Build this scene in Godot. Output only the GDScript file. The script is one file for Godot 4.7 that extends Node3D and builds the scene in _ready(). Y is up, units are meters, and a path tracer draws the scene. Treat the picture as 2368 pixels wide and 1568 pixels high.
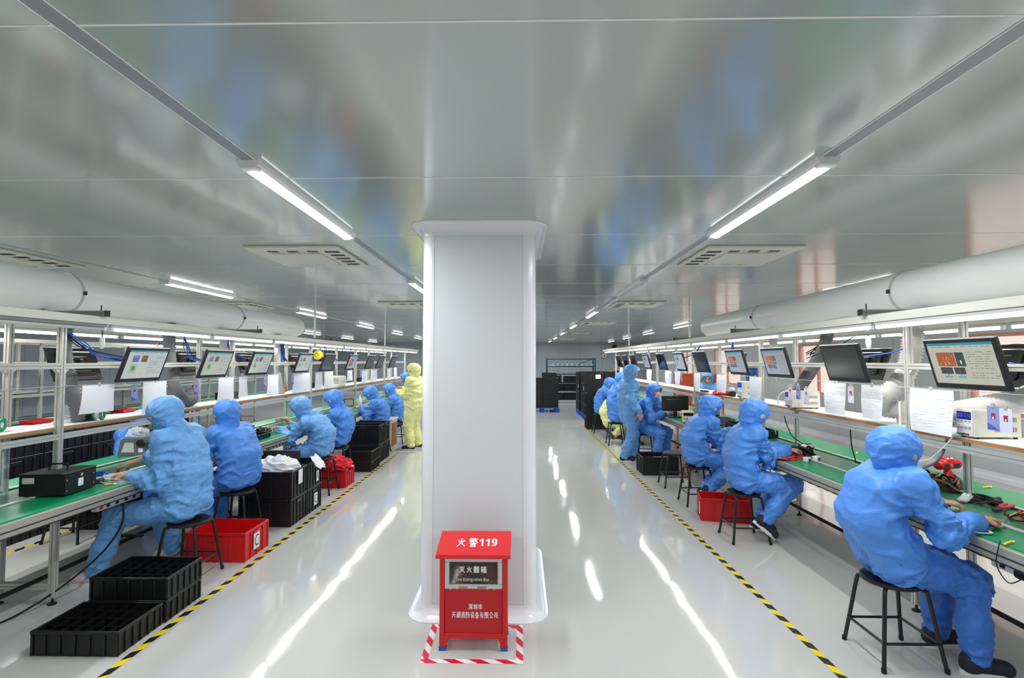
extends Node3D
# Electronics assembly hall. Units metres; the camera stands in the aisle at x 0, z 0 and looks along -z.

const CEIL := 2.7
const ORD := ["first", "second", "third", "fourth", "fifth", "sixth", "seventh", "eighth", "ninth", "tenth", "eleventh", "twelfth", "thirteenth", "fourteenth"]
const LC := -3.54      # centre line of the left workbench
const RC := 2.95       # centre line of the right workbench
const TOP := 0.80      # height of the work surface
var M := {}
var cache := {}
var fold := FastNoiseLite.new()
var rng := RandomNumberGenerator.new()

func _ready() -> void:
	rng.seed = 7
	# ---- camera
	var cam := Camera3D.new()
	cam.name = "camera"
	cam.fov = 66.75
	cam.near = 0.05
	cam.far = 200.0
	add_child(cam)
	cam.position = Vector3(0, 1.74, 0)
	cam.rotation = Vector3(deg_to_rad(2.405), deg_to_rad(0.915), 0)
	cam.current = true
	# ---- daylight outside the windows and exposure
	var env := Environment.new()
	env.background_mode = Environment.BG_COLOR
	env.background_color = Color(1.0, 0.9, 0.86)
	env.background_energy_multiplier = 1.3
	env.tonemap_mode = Environment.TONE_MAPPER_LINEAR
	env.tonemap_exposure = EXPOSURE
	env.sdfgi_enabled = true
	env.ssao_enabled = true
	env.ssil_enabled = true
	var we := WorldEnvironment.new()
	we.name = "environment"
	we.environment = env
	add_child(we)
	fold.seed = 3
	fold.noise_type = FastNoiseLite.TYPE_SIMPLEX_SMOOTH
	fold.fractal_type = FastNoiseLite.FRACTAL_RIDGED
	fold.fractal_octaves = 1
	fold.frequency = 1.0
	materials()
	room()
	column()
	ceiling_lights()
	air_units()
	benches()
	bench_lights()
	ducts()
	monitors()
	papers()
	cables()
	floor_tapes()
	fire_box()
	crates()
	stools()
	bench_items()
	back_area()
	people()

const EXPOSURE := 1.0
const CEIL_E := 3.25     # one ceiling light strip
const BENCH_E := 0.64    # one bench tube

# ------------------------------------------------------------------ materials
func mat(key: String, c: Color, rough := 0.5, metal := 0.0) -> StandardMaterial3D:
	var m := StandardMaterial3D.new()
	m.resource_name = key
	m.albedo_color = c
	m.roughness = rough
	m.metallic = metal
	M[key] = m
	return m

func c8(r: int, g: int, b: int) -> Color:
	return Color(r / 255.0, g / 255.0, b / 255.0)

func noise_tex(seed_: int, freq: float, size: int, normal := false, strength := 4.0, oct := 3) -> NoiseTexture2D:
	var n := FastNoiseLite.new()
	n.seed = seed_
	n.frequency = freq
	n.fractal_octaves = oct
	var t := NoiseTexture2D.new()
	t.noise = n
	t.width = size
	t.height = size
	t.seamless = true
	t.as_normal_map = normal
	t.bump_strength = strength
	return t

func tri_normal(m: StandardMaterial3D, t: Texture2D, scale: Vector3, depth: float) -> void:
	m.normal_enabled = true
	m.normal_texture = t
	m.normal_scale = depth
	m.uv1_triplanar = true
	m.uv1_world_triplanar = true
	m.uv1_scale = scale

func emit(key: String, c: Color, e: float, rough := 0.4) -> StandardMaterial3D:
	var m := mat(key, c, rough)
	m.emission_enabled = true
	m.emission = c
	m.emission_energy_multiplier = e
	return m

func materials() -> void:
	var m := mat("floor_epoxy", c8(200, 199, 195), 0.06)
	tri_normal(m, noise_tex(5, 0.012, 256, true, 2.0, 2), Vector3(0.35, 0.35, 0.35), 0.10)
	m = mat("ceiling_steel", c8(182, 191, 187), 0.14)
	m.metallic = 0.25
	m.metallic_specular = 0.6
	tri_normal(m, noise_tex(9, 0.010, 256, true, 2.0, 2), Vector3(0.5, 0.5, 0.22), 0.10)
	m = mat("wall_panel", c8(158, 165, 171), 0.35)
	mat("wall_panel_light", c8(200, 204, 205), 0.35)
	mat("trim_grey", c8(150, 154, 158), 0.35, 0.2)
	mat("seam_white", c8(235, 238, 238), 0.5)
	mat("column_panel", c8(222, 227, 229), 0.3)
	mat("column_trim", c8(236, 236, 240), 0.22)
	mat("alu", c8(202, 201, 195), 0.34, 0.35)
	mat("alu_edge", c8(172, 170, 158), 0.4, 0.3)
	mat("alu_dark", c8(140, 140, 140), 0.4, 0.5)
	mat("cream", c8(222, 219, 206), 0.45)
	mat("white", c8(238, 238, 238), 0.4)
	mat("white_pvc", c8(244, 243, 240), 0.32)
	mat("black_plastic", c8(20, 20, 22), 0.45)
	mat("black_crate", c8(14, 14, 15), 0.42)
	mat("black_metal", c8(26, 25, 27), 0.35)
	mat("black_rubber", c8(18, 18, 19), 0.7)
	mat("dark_cap", c8(40, 40, 42), 0.6)
	mat("screen_off", c8(22, 23, 25), 0.12)
	mat("grey_plastic", c8(96, 98, 104), 0.5)
	mat("light_grey", c8(196, 196, 192), 0.5)
	mat("hose_grey", c8(178, 177, 172), 0.55)
	mat("hose_dark", c8(108, 108, 110), 0.55)
	mat("hose_white", c8(214, 212, 206), 0.55)
	m = mat("green_mat", c8(6, 144, 96), 0.3)
	mat("belt_green", c8(74, 128, 98), 0.25)
	mat("wood_edge", c8(176, 124, 72), 0.6)
	mat("brown_board", c8(160, 112, 66), 0.7)
	mat("shelf_white", c8(224, 224, 222), 0.4)
	mat("red_plastic", c8(206, 18, 24), 0.35)
	mat("red_paint", c8(206, 22, 28), 0.4)
	mat("red_roof", c8(222, 34, 40), 0.35)
	mat("blue_plastic", c8(20, 84, 190), 0.4)
	mat("blue_paint", c8(0, 92, 176), 0.45)
	mat("blue_cable", c8(38, 96, 200), 0.45)
	mat("teal_paint", c8(40, 84, 98), 0.45)
	mat("yellow", c8(246, 196, 20), 0.45)
	mat("yellow_pale", c8(232, 208, 110), 0.5)
	mat("paper", c8(238, 238, 242), 0.75)
	mat("paper_line", c8(214, 216, 222), 0.8)
	mat("ink", c8(28, 28, 34), 0.8)
	mat("badge_blue", c8(150, 160, 214), 0.4)
	mat("badge_white", c8(226, 226, 240), 0.4)
	mat("badge_red", c8(170, 50, 60), 0.5)
	mat("letter_white", c8(240, 236, 236), 0.5)
	mat("orange", c8(190, 84, 40), 0.5)
	mat("pink_bag", c8(232, 48, 60), 0.25)
	mat("red_cloth", c8(196, 50, 66), 0.7)
	mat("skin", c8(214, 160, 132), 0.5)
	mat("ear_mesh", c8(186, 164, 154), 0.8)
	mat("hair", c8(28, 22, 22), 0.6)
	mat("face_mask", c8(206, 204, 224), 0.7)
	mat("shoe_navy", c8(26, 30, 48), 0.7)
	mat("shoe_pale", c8(206, 190, 196), 0.55)
	mat("sole_white", c8(228, 224, 222), 0.5)
	mat("water_blue", c8(60, 120, 200), 0.15)
	mat("cream_plastic", c8(222, 210, 168), 0.45)
	mat("psu_white", c8(226, 224, 210), 0.45)
	mat("badge_cyan", c8(40, 170, 210), 0.4)
	mat("led_stripe", c8(92, 96, 180), 0.4)
	mat("copper", c8(176, 120, 60), 0.4, 0.6)
	var bagm := mat("clear_bag", Color(0.93, 0.93, 0.95, 0.42), 0.26)
	bagm.transparency = BaseMaterial3D.TRANSPARENCY_ALPHA
	var pd := mat("pane_dark", Color(0.02, 0.02, 0.025, 0.35), 0.03)
	pd.transparency = BaseMaterial3D.TRANSPARENCY_ALPHA
	var g := mat("glass", Color(0.9, 0.95, 0.95, 0.12), 0.03)
	g.transparency = BaseMaterial3D.TRANSPARENCY_ALPHA
	var cr := noise_tex(21, 0.011, 512, true, 9.0, 3)
	cr.noise.fractal_type = FastNoiseLite.FRACTAL_RIDGED
	cr.noise.fractal_gain = 0.55
	for e in [["suit_blue", 70, 138, 226], ["suit_pale", 98, 160, 222], ["suit_deep", 48, 112, 204], ["suit_yellow", 244, 244, 162]]:
		m = mat(e[0], c8(e[1], e[2], e[3]), 0.52)
		m.metallic_specular = 0.6
		tri_normal(m, cr, Vector3(1.7, 2.4, 1.7), 0.6 if e[0] == "suit_pale" else 0.32)
		m.uv1_world_triplanar = false
	emit("diffuser", Color(1, 1, 1), 6.0)
	emit("tube_glow", Color(1, 1, 1), 3.0)
	emit("led_blue", c8(30, 60, 255), 1.6)
	emit("led_red", c8(255, 30, 30), 1.2)
	mat("lcd_black", c8(8, 10, 24), 0.2)
	for k in 5:
		screen_material(k)

# what stands on the monitors: a document page with pictures and text lines
func screen_material(k: int) -> void:
	var im := Image.create_empty(320, 200, false, Image.FORMAT_RGB8)
	var bg: Color = [c8(206, 208, 190), c8(204, 212, 212), c8(196, 200, 190), c8(160, 164, 178), c8(188, 196, 210)][k]
	im.fill(bg)
	im.fill_rect(Rect2i(0, 0, 320, 12), c8(24, 160, 186))
	var r := RandomNumberGenerator.new()
	r.seed = 40 + k
	var ink: Color = bg.darkened(0.45)
	var x := 24
	while x < 290:
		var w := r.randi_range(8, 34)
		im.fill_rect(Rect2i(x, 18, w, 3), bg.darkened(0.3))
		x += w + r.randi_range(6, 20)
	if k == 0 or k == 3:
		im.fill_rect(Rect2i(36, 46, 92, 68), c8(186, 92, 44))
		for i in 14:
			im.fill_rect(Rect2i(44 + r.randi_range(0, 74), 52 + r.randi_range(0, 54), 4, 6), c8(232, 196, 130))
		im.fill_rect(Rect2i(132, 46, 44, 68), c8(56, 92, 60))
		im.fill_rect(Rect2i(132, 46, 36, 60), c8(60, 62, 74))
		im.fill_rect(Rect2i(150, 84, 8, 18), c8(236, 236, 230))
		im.fill_rect(Rect2i(40, 120, 62, 32), c8(62, 62, 80))
		im.fill_rect(Rect2i(110, 120, 54, 32), c8(62, 62, 80))
		im.fill_rect(Rect2i(70, 152, 5, 8), c8(190, 60, 50))
		im.fill_rect(Rect2i(136, 152, 5, 8), c8(190, 60, 50))
		im.fill_rect(Rect2i(50, 162, 42, 9), c8(80, 190, 206))
		im.fill_rect(Rect2i(116, 162, 42, 9), c8(80, 190, 206))
	else:
		im.fill_rect(Rect2i(40, 36, 50, 46), c8(104, 104, 190) if k == 1 else c8(130, 130, 150))
		im.fill_rect(Rect2i(44, 40, 30, 12), c8(150, 150, 214))
		im.fill_rect(Rect2i(112, 36, 48, 46), c8(74, 104, 70))
		im.fill_rect(Rect2i(122, 40, 24, 26), c8(168, 60, 74))
		im.fill_rect(Rect2i(40, 100, 54, 62), c8(150, 206, 150))
		im.fill_rect(Rect2i(54, 112, 26, 30), c8(90, 140, 96))
		im.fill_rect(Rect2i(132, 160, 18, 14), c8(226, 216, 60))
	for row in 12:
		var xx := 190
		var yy := 44 + row * 11
		while xx < 300:
			var w2 := r.randi_range(6, 26)
			if r.randf() < 0.8 and row != 8:
				im.fill_rect(Rect2i(xx, yy, w2, 3), ink.lerp(bg, 0.35))
			xx += w2 + 4
	var t := ImageTexture.create_from_image(im)
	var m := mat("screen_%d" % k, Color(0.05, 0.05, 0.05), 0.15)
	m.emission_enabled = true
	m.emission_texture = t
	m.emission_operator = BaseMaterial3D.EMISSION_OP_MULTIPLY
	m.emission = Color(1, 1, 1)
	m.emission_energy_multiplier = 0.72

# ------------------------------------------------------------------ nodes
func put(o: Node3D, parent: Node = null) -> void:
	var p: Node = parent if parent else self
	var nm := str(o.name)
	if p.has_node(nm):
		var k := 1
		while p.has_node("%s_%03d" % [nm, k]):
			k += 1
		o.name = "%s_%03d" % [nm, k]
	p.add_child(o, true)

func tag(o: Node, label: String, cat: String, grp := "") -> void:
	o.set_meta("label", label)
	o.set_meta("category", cat)
	if grp != "":
		o.set_meta("group", grp)

func thing(nm: String, label: String, cat: String, pos := Vector3.ZERO, grp := "", turn := 0.0) -> Node3D:
	var o := Node3D.new()
	o.name = nm
	put(o)
	o.position = pos
	o.rotation.y = turn
	tag(o, label, cat, grp)
	return o

func struct(nm: String, parent: Node = null) -> Node3D:
	var o := Node3D.new()
	o.name = nm
	put(o, parent)
	o.set_meta("kind", "structure")
	return o

func part(nm: String, what, material: String, parent: Node, xf := Transform3D.IDENTITY) -> MeshInstance3D:
	var o := MeshInstance3D.new()
	o.name = nm
	if what is SurfaceTool:
		what.generate_normals()
		o.mesh = what.commit()
	else:
		o.mesh = what
	o.material_override = M[material]
	o.transform = xf
	put(o, parent)
	return o

func done(s: SurfaceTool) -> ArrayMesh:
	s.generate_normals()
	return s.commit()

func copy(src: Node3D, label: String, pos: Vector3, turn := 0.0, grp := "") -> Node3D:
	var o: Node3D = src.duplicate()
	var nm := str(src.name)
	if nm.length() > 4 and nm[-4] == "_" and nm.right(3).is_valid_int():
		nm = nm.left(-4)
	var k := 1
	while has_node("%s_%03d" % [nm, k]):
		k += 1
	o.name = "%s_%03d" % [nm, k]
	add_child(o, true)
	o.position = pos
	o.rotation.y = turn
	o.set_meta("label", label)
	if grp != "":
		o.set_meta("group", grp)
	return o

# ------------------------------------------------------------------ shapes
func S(smooth := false) -> SurfaceTool:
	var s := SurfaceTool.new()
	s.begin(Mesh.PRIMITIVE_TRIANGLES)
	s.set_smooth_group(0 if smooth else -1)
	return s

func tri_out(s: SurfaceTool, a: Vector3, b: Vector3, c: Vector3, mid: Vector3) -> void:
	if (a - c).cross(a - b).dot((a + b + c) / 3.0 - mid) < 0.0:
		var t := b
		b = c
		c = t
	s.add_vertex(a)
	s.add_vertex(b)
	s.add_vertex(c)

func quad_out(s: SurfaceTool, a: Vector3, b: Vector3, c: Vector3, d: Vector3, mid: Vector3) -> void:
	tri_out(s, a, b, c, mid)
	tri_out(s, a, c, d, mid)

func quad(s: SurfaceTool, a: Vector3, b: Vector3, c: Vector3, d: Vector3) -> void:
	# corners counterclockwise as seen from outside
	s.add_vertex(a); s.add_vertex(c); s.add_vertex(b)
	s.add_vertex(a); s.add_vertex(d); s.add_vertex(c)

# a box, its edges chamfered by b
func bx(s: SurfaceTool, at: Vector3, size: Vector3, b := 0.0, B := Basis.IDENTITY) -> SurfaceTool:
	var h := size * 0.5
	b = minf(b, minf(h.x, minf(h.y, h.z)) * 0.9)
	var P := func(i: int, j: int, k: int, axis: int) -> Vector3:
		var v := Vector3(i * (h.x - b), j * (h.y - b), k * (h.z - b))
		if axis == 0: v.x = i * h.x
		elif axis == 1: v.y = j * h.y
		else: v.z = k * h.z
		return at + B * v
	for q in [-1, 1]:
		quad_out(s, P.call(q, -1, -1, 0), P.call(q, 1, -1, 0), P.call(q, 1, 1, 0), P.call(q, -1, 1, 0), at)
		quad_out(s, P.call(-1, q, -1, 1), P.call(1, q, -1, 1), P.call(1, q, 1, 1), P.call(-1, q, 1, 1), at)
		quad_out(s, P.call(-1, -1, q, 2), P.call(1, -1, q, 2), P.call(1, 1, q, 2), P.call(-1, 1, q, 2), at)
		if b > 0.0:
			for r in [-1, 1]:
				quad_out(s, P.call(q, r, -1, 0), P.call(q, r, 1, 0), P.call(q, r, 1, 1), P.call(q, r, -1, 1), at)
				quad_out(s, P.call(q, -1, r, 0), P.call(q, 1, r, 0), P.call(q, 1, r, 2), P.call(q, -1, r, 2), at)
				quad_out(s, P.call(-1, q, r, 1), P.call(1, q, r, 1), P.call(1, q, r, 2), P.call(-1, q, r, 2), at)
				for t in [-1, 1]:
					tri_out(s, P.call(q, r, t, 0), P.call(q, r, t, 1), P.call(q, r, t, 2), at)
	return s

func boxm(size: Vector3, b := 0.0) -> ArrayMesh:
	var key := "box%s%s" % [size, b]
	if not cache.has(key):
		cache[key] = done(bx(S(), Vector3.ZERO, size, b))
	return cache[key]

func curve(pts: Array, n := 6) -> PackedVector3Array:
	var out := PackedVector3Array()
	for i in pts.size() - 1:
		var p0: Vector3 = pts[maxi(i - 1, 0)]
		var p1: Vector3 = pts[i]
		var p2: Vector3 = pts[i + 1]
		var p3: Vector3 = pts[mini(i + 2, pts.size() - 1)]
		for k in n:
			out.append(p1.cubic_interpolate(p2, p0, p3, float(k) / n))
	out.append(pts[-1])
	return out

# a tube along points; r is a radius or an array of radii
func tube(s: SurfaceTool, pts: PackedVector3Array, r, sides := 8, caps := true) -> SurfaceTool:
	var rings := []
	var t0 := (pts[1] - pts[0]).normalized()
	var n := t0.cross(Vector3.UP)
	if n.length() < 0.1:
		n = t0.cross(Vector3.RIGHT)
	n = n.normalized()
	var dirs := []
	for i in pts.size():
		var t := (pts[mini(i + 1, pts.size() - 1)] - pts[maxi(i - 1, 0)])
		t = t.normalized() if t.length() > 1e-7 else t0
		n = (n - t * n.dot(t)).normalized()
		var b := t.cross(n)
		var rr: float = r[i] if r is Array or r is PackedFloat32Array else r
		var ring := PackedVector3Array()
		for k in sides:
			var a := TAU * k / sides
			ring.append(pts[i] + (n * cos(a) + b * sin(a)) * rr)
		rings.append(ring)
		dirs.append(t)
	s.set_smooth_group(0)
	for i in rings.size() - 1:
		for k in sides:
			var k2 := (k + 1) % sides
			quad(s, rings[i][k], rings[i][k2], rings[i + 1][k2], rings[i + 1][k])
	if caps:
		s.set_smooth_group(-1)
		for e in [0, rings.size() - 1]:
			for k in sides:
				tri_out(s, pts[e], rings[e][k], rings[e][(k + 1) % sides], pts[e] + dirs[e] * (0.01 if e == 0 else -0.01))
	return s

func rod(s: SurfaceTool, a: Vector3, b: Vector3, r: float, sides := 8) -> SurfaceTool:
	return tube(s, PackedVector3Array([a, b]), r, sides)

# profile of (radius, height), bottom to top on the outside
func lathe(s: SurfaceTool, prof: Array, seg := 20, at := Vector3.ZERO, B := Basis.IDENTITY, smooth := false) -> SurfaceTool:
	for i in prof.size() - 1:
		s.set_smooth_group(1 if smooth else 10 + i)
		for k in seg:
			var a := TAU * k / seg
			var b := TAU * (k + 1) / seg
			var p: Vector2 = prof[i]
			var q: Vector2 = prof[i + 1]
			quad(s, at + B * Vector3(p.x * cos(a), p.y, p.x * sin(a)), at + B * Vector3(q.x * cos(a), q.y, q.x * sin(a)), at + B * Vector3(q.x * cos(b), q.y, q.x * sin(b)), at + B * Vector3(p.x * cos(b), p.y, p.x * sin(b)))
	return s

# a counterclockwise outline in x, y pushed along z
func extrude(s: SurfaceTool, poly: PackedVector2Array, length: float, xf := Transform3D.IDENTITY, caps := true) -> SurfaceTool:
	s.set_smooth_group(-1)
	var n := poly.size()
	for i in n:
		var p := poly[i]
		var q := poly[(i + 1) % n]
		quad(s, xf * Vector3(p.x, p.y, 0), xf * Vector3(q.x, q.y, 0), xf * Vector3(q.x, q.y, length), xf * Vector3(p.x, p.y, length))
	if caps:
		var ix := Geometry2D.triangulate_polygon(poly)
		for i in range(0, ix.size(), 3):
			for z in [0.0, length]:
				tri_out(s, xf * Vector3(poly[ix[i]].x, poly[ix[i]].y, z), xf * Vector3(poly[ix[i + 1]].x, poly[ix[i + 1]].y, z), xf * Vector3(poly[ix[i + 2]].x, poly[ix[i + 2]].y, z), xf * Vector3(poly[ix[i]].x, poly[ix[i]].y, length * 0.5))
	return s

# the slotted aluminium profile of the benches, w by w, along +z of xf
func slot_profile(w := 0.04) -> PackedVector2Array:
	var h := w * 0.5
	var g := w * 0.11
	var d := w * 0.16
	var p := PackedVector2Array()
	var side := [Vector2(-h, -h), Vector2(-g, -h), Vector2(-g, -h + d), Vector2(g, -h + d), Vector2(g, -h)]
	for k in 4:
		for v in side:
			p.append(v.rotated(k * PI / 2))
	return p

func profile_bar(a: Vector3, b: Vector3, w := 0.04, called := "") -> ArrayMesh:
	# mesh in world axes along one of the main axes, centred at the origin
	var d := b - a
	var key := "bar%s%.3f" % [Vector3(absf(d.x), absf(d.y), absf(d.z)), w]
	if not cache.has(key):
		var B := Basis.IDENTITY
		if absf(d.x) > 0.001:
			B = Basis(Vector3.UP, PI / 2)
		elif absf(d.y) > 0.001:
			B = Basis(Vector3.RIGHT, -PI / 2)
		var L := d.length()
		cache[key] = done(extrude(S(), slot_profile(w), L, Transform3D(B, -(B * Vector3(0, 0, L * 0.5)))))
	return cache[key]

func bar(nm: String, a: Vector3, b: Vector3, parent: Node, material := "alu", w := 0.04) -> MeshInstance3D:
	return part(nm, profile_bar(a, b, w), material, parent, Transform3D(Basis.IDENTITY, (a + b) * 0.5))

func at(p: Vector3, turn := 0.0) -> Transform3D:
	return Transform3D(Basis(Vector3.UP, turn), p)

# ------------------------------------------------------------------ the hall
const LEFT := -10.6
const RIGHT := 6.95
const BACK := -27.6
const FRONT := 11.0
const STRIPS := [-7.2, -4.25, -1.3, 1.45, 4.4]

func room() -> void:
	var f := part("floor", bx(S(), Vector3((LEFT + RIGHT) / 2, -0.1, (BACK + FRONT) / 2), Vector3(RIGHT - LEFT + 0.4, 0.2, FRONT - BACK + 0.4)), "floor_epoxy", self)
	f.set_meta("kind", "structure")
	# ceiling: steel sandwich panels between grey strips
	var c := struct("ceiling")
	part("slab", boxm(Vector3(RIGHT - LEFT + 0.4, 0.12, FRONT - BACK + 0.4)), "trim_grey", c, at(Vector3((LEFT + RIGHT) / 2, CEIL + 0.115, (BACK + FRONT) / 2)))
	var xs := [LEFT] + STRIPS + [RIGHT]
	var pitch := 1.24
	var z0 := -1.415 + 10.0 * pitch
	for i in xs.size() - 1:
		var x0: float = xs[i] + (0.0 if i == 0 else 0.035)
		var x1: float = xs[i + 1] - (0.0 if i == xs.size() - 2 else 0.035)
		var k := 0
		while z0 - k * pitch > BACK - pitch:
			var za := minf(z0 - k * pitch, FRONT)
			var zb := maxf(z0 - (k + 1) * pitch, BACK)
			if za - zb > 0.05:
				part("ceiling_panel", boxm(Vector3(x1 - x0, 0.05, snappedf(za - zb - 0.006, 0.001)), 0.003), "ceiling_steel", c, at(Vector3((x0 + x1) / 2, CEIL + 0.025, (za + zb) / 2)))
			k += 1
	for i in 31:
		var z := z0 - i * pitch
		if z < FRONT and z > BACK:
			part("joint_bead", boxm(Vector3(RIGHT - LEFT, 0.02, 0.007)), "seam_white", c, at(Vector3((LEFT + RIGHT) / 2, CEIL + 0.0085, z)))
	for x in STRIPS:
		part("ceiling_strip", boxm(Vector3(0.066, 0.03, FRONT - BACK), 0.003), "trim_grey", c, at(Vector3(x, CEIL + 0.012, (BACK + FRONT) / 2)))
		for sx in [-1, 1]:
			part("strip_lip", boxm(Vector3(0.005, 0.012, FRONT - BACK)), "seam_white", c, at(Vector3(x + sx * 0.034, CEIL + 0.003, (BACK + FRONT) / 2)))
	# walls of steel panels, each panel with its own edges
	wall_of("wall_back", Vector3(LEFT, 0, BACK), Vector3(RIGHT, 0, BACK), Vector3(0, 0, -1), [])
	wall_of("wall_left", Vector3(LEFT, 0, FRONT), Vector3(LEFT, 0, BACK), Vector3(-1, 0, 0), [])
	wall_of("wall_front", Vector3(LEFT, 0, FRONT), Vector3(RIGHT, 0, FRONT), Vector3(0, 0, 1), [])
	var wins := [[-4.6, -8.1], [-11.4, -13.0], [-16.4, -18.6], [-21.0, -22.4]]
	wall_of("wall_right", Vector3(RIGHT, 0, FRONT), Vector3(RIGHT, 0, BACK), Vector3(1, 0, 0), wins)
	for i in wins.size():
		window(i + 1, wins[i][0], wins[i][1])
	# coved skirting
	var cove := PackedVector2Array([Vector2(0, 0), Vector2(0.09, 0), Vector2(0.05, 0.012), Vector2(0.022, 0.035), Vector2(0.008, 0.07), Vector2(0.004, 0.11), Vector2(0, 0.11)])
	var L := FRONT - BACK
	var b := part("baseboard_right", extrude(S(), cove, L, Transform3D(Basis(Vector3(-1, 0, 0), Vector3(0, 1, 0), Vector3(0, 0, -1)), Vector3(RIGHT, 0, FRONT))), "column_trim", self)
	b.set_meta("kind", "structure")
	b = part("baseboard_left", extrude(S(), cove, L, Transform3D(Basis.IDENTITY, Vector3(LEFT, 0, BACK))), "column_trim", self)
	b.set_meta("kind", "structure")
	b = part("baseboard_back", extrude(S(), cove, RIGHT - LEFT, Transform3D(Basis(Vector3(0, 0, 1), Vector3(0, 1, 0), Vector3(-1, 0, 0)), Vector3(RIGHT, 0, BACK))), "column_trim", self)
	b.set_meta("kind", "structure")

func wall_of(nm: String, a: Vector3, b: Vector3, out: Vector3, wins: Array) -> void:
	var w := struct(nm)
	var d := (b - a).normalized()
	var L := (b - a).length()
	var along_z := absf(d.z) > 0.5
	var cuts := [0.0, L]
	for q in wins:
		cuts.append(FRONT - q[0])
		cuts.append(FRONT - q[1])
	var s := 1.15
	while s < L:
		var ok := true
		for q in wins:
			if s > FRONT - q[0] - 0.3 and s < FRONT - q[1] + 0.3:
				ok = false
		if ok:
			cuts.append(s)
		s += 1.15
	cuts.sort()
	for i in cuts.size() - 1:
		var len_: float = snappedf(cuts[i + 1] - cuts[i] - 0.005, 0.001)
		if len_ < 0.02:
			continue
		var mid: Vector3 = a + d * ((cuts[i] + cuts[i + 1]) / 2) + out * 0.075
		var isw := false
		for q in wins:
			if absf(cuts[i] - (FRONT - q[0])) < 0.01:
				isw = true
		for seg in ([[0.0, 0.95], [2.14, CEIL + 0.05]] if isw else [[0.0, CEIL + 0.05]]):
			var h: float = seg[1] - seg[0]
			var size := Vector3(0.15, h, len_) if along_z else Vector3(len_, h, 0.15)
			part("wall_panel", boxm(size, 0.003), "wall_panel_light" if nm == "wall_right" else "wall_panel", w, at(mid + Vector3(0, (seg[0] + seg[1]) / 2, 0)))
	var core := Vector3(0.02, CEIL + 0.1, L) if along_z else Vector3(L, CEIL + 0.1, 0.02)
	if wins.is_empty():
		part("core", boxm(core), "trim_grey", w, at((a + b) / 2 + out * 0.165 + Vector3(0, CEIL / 2, 0)))

func window(n: int, za: float, zb: float) -> void:
	var w := struct("window_%d" % n)
	var h := 2.14 - 0.95
	var zc := (za + zb) / 2
	var L := za - zb
	var x := RIGHT + 0.05
	var fr := "copper" if n > 1 else "trim_grey"
	M["window_frame"] = M.get("window_frame", mat("window_frame", c8(226, 158, 134), 0.5))
	fr = "window_frame"
	for y in [0.95 + 0.025, 2.14 - 0.025]:
		part("frame_rail", boxm(Vector3(0.07, 0.05, L), 0.004), fr, w, at(Vector3(x, y, zc)))
	var k := int(ceil(L / 1.2))
	for i in k + 1:
		part("mullion", boxm(Vector3(0.07, h - 0.1, 0.036), 0.004), fr, w, at(Vector3(x, 0.95 + h / 2, za - 0.025 - (L - 0.05) * i / k)))
	for i in k:
		part("pane", boxm(Vector3(0.006, h - 0.1, L / k - 0.05)), "glass", w, at(Vector3(x, 0.95 + h / 2, za - L * (i + 0.5) / k)))
	part("sill", boxm(Vector3(0.2, 0.03, L + 0.1), 0.006), "white", w, at(Vector3(RIGHT + 0.06, 0.935, zc)))

# ------------------------------------------------------------------ the column between the aisles
func rounded(cx: float, cz: float, hx: float, hz: float, r: float, n := 8) -> PackedVector2Array:
	var p := PackedVector2Array()
	for q in 4:
		var sx: float = [1, -1, -1, 1][q]
		var sz: float = [1, 1, -1, -1][q]
		for i in n + 1:
			var a: float = PI / 2 * q + PI / 2 * i / n
			p.append(Vector2(cx + sx * (hx - r) + r * cos(a), cz + sz * (hz - r) + r * sin(a)))
	return p

func loft(s: SurfaceTool, rings: Array) -> SurfaceTool:
	# rings of points, bottom to top, counterclockwise in (x, z) seen with z up the page
	for i in rings.size() - 1:
		var a: PackedVector3Array = rings[i]
		var b: PackedVector3Array = rings[i + 1]
		for k in a.size():
			var k2 := (k + 1) % a.size()
			quad(s, a[k], b[k], b[k2], a[k2])
	return s

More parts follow.
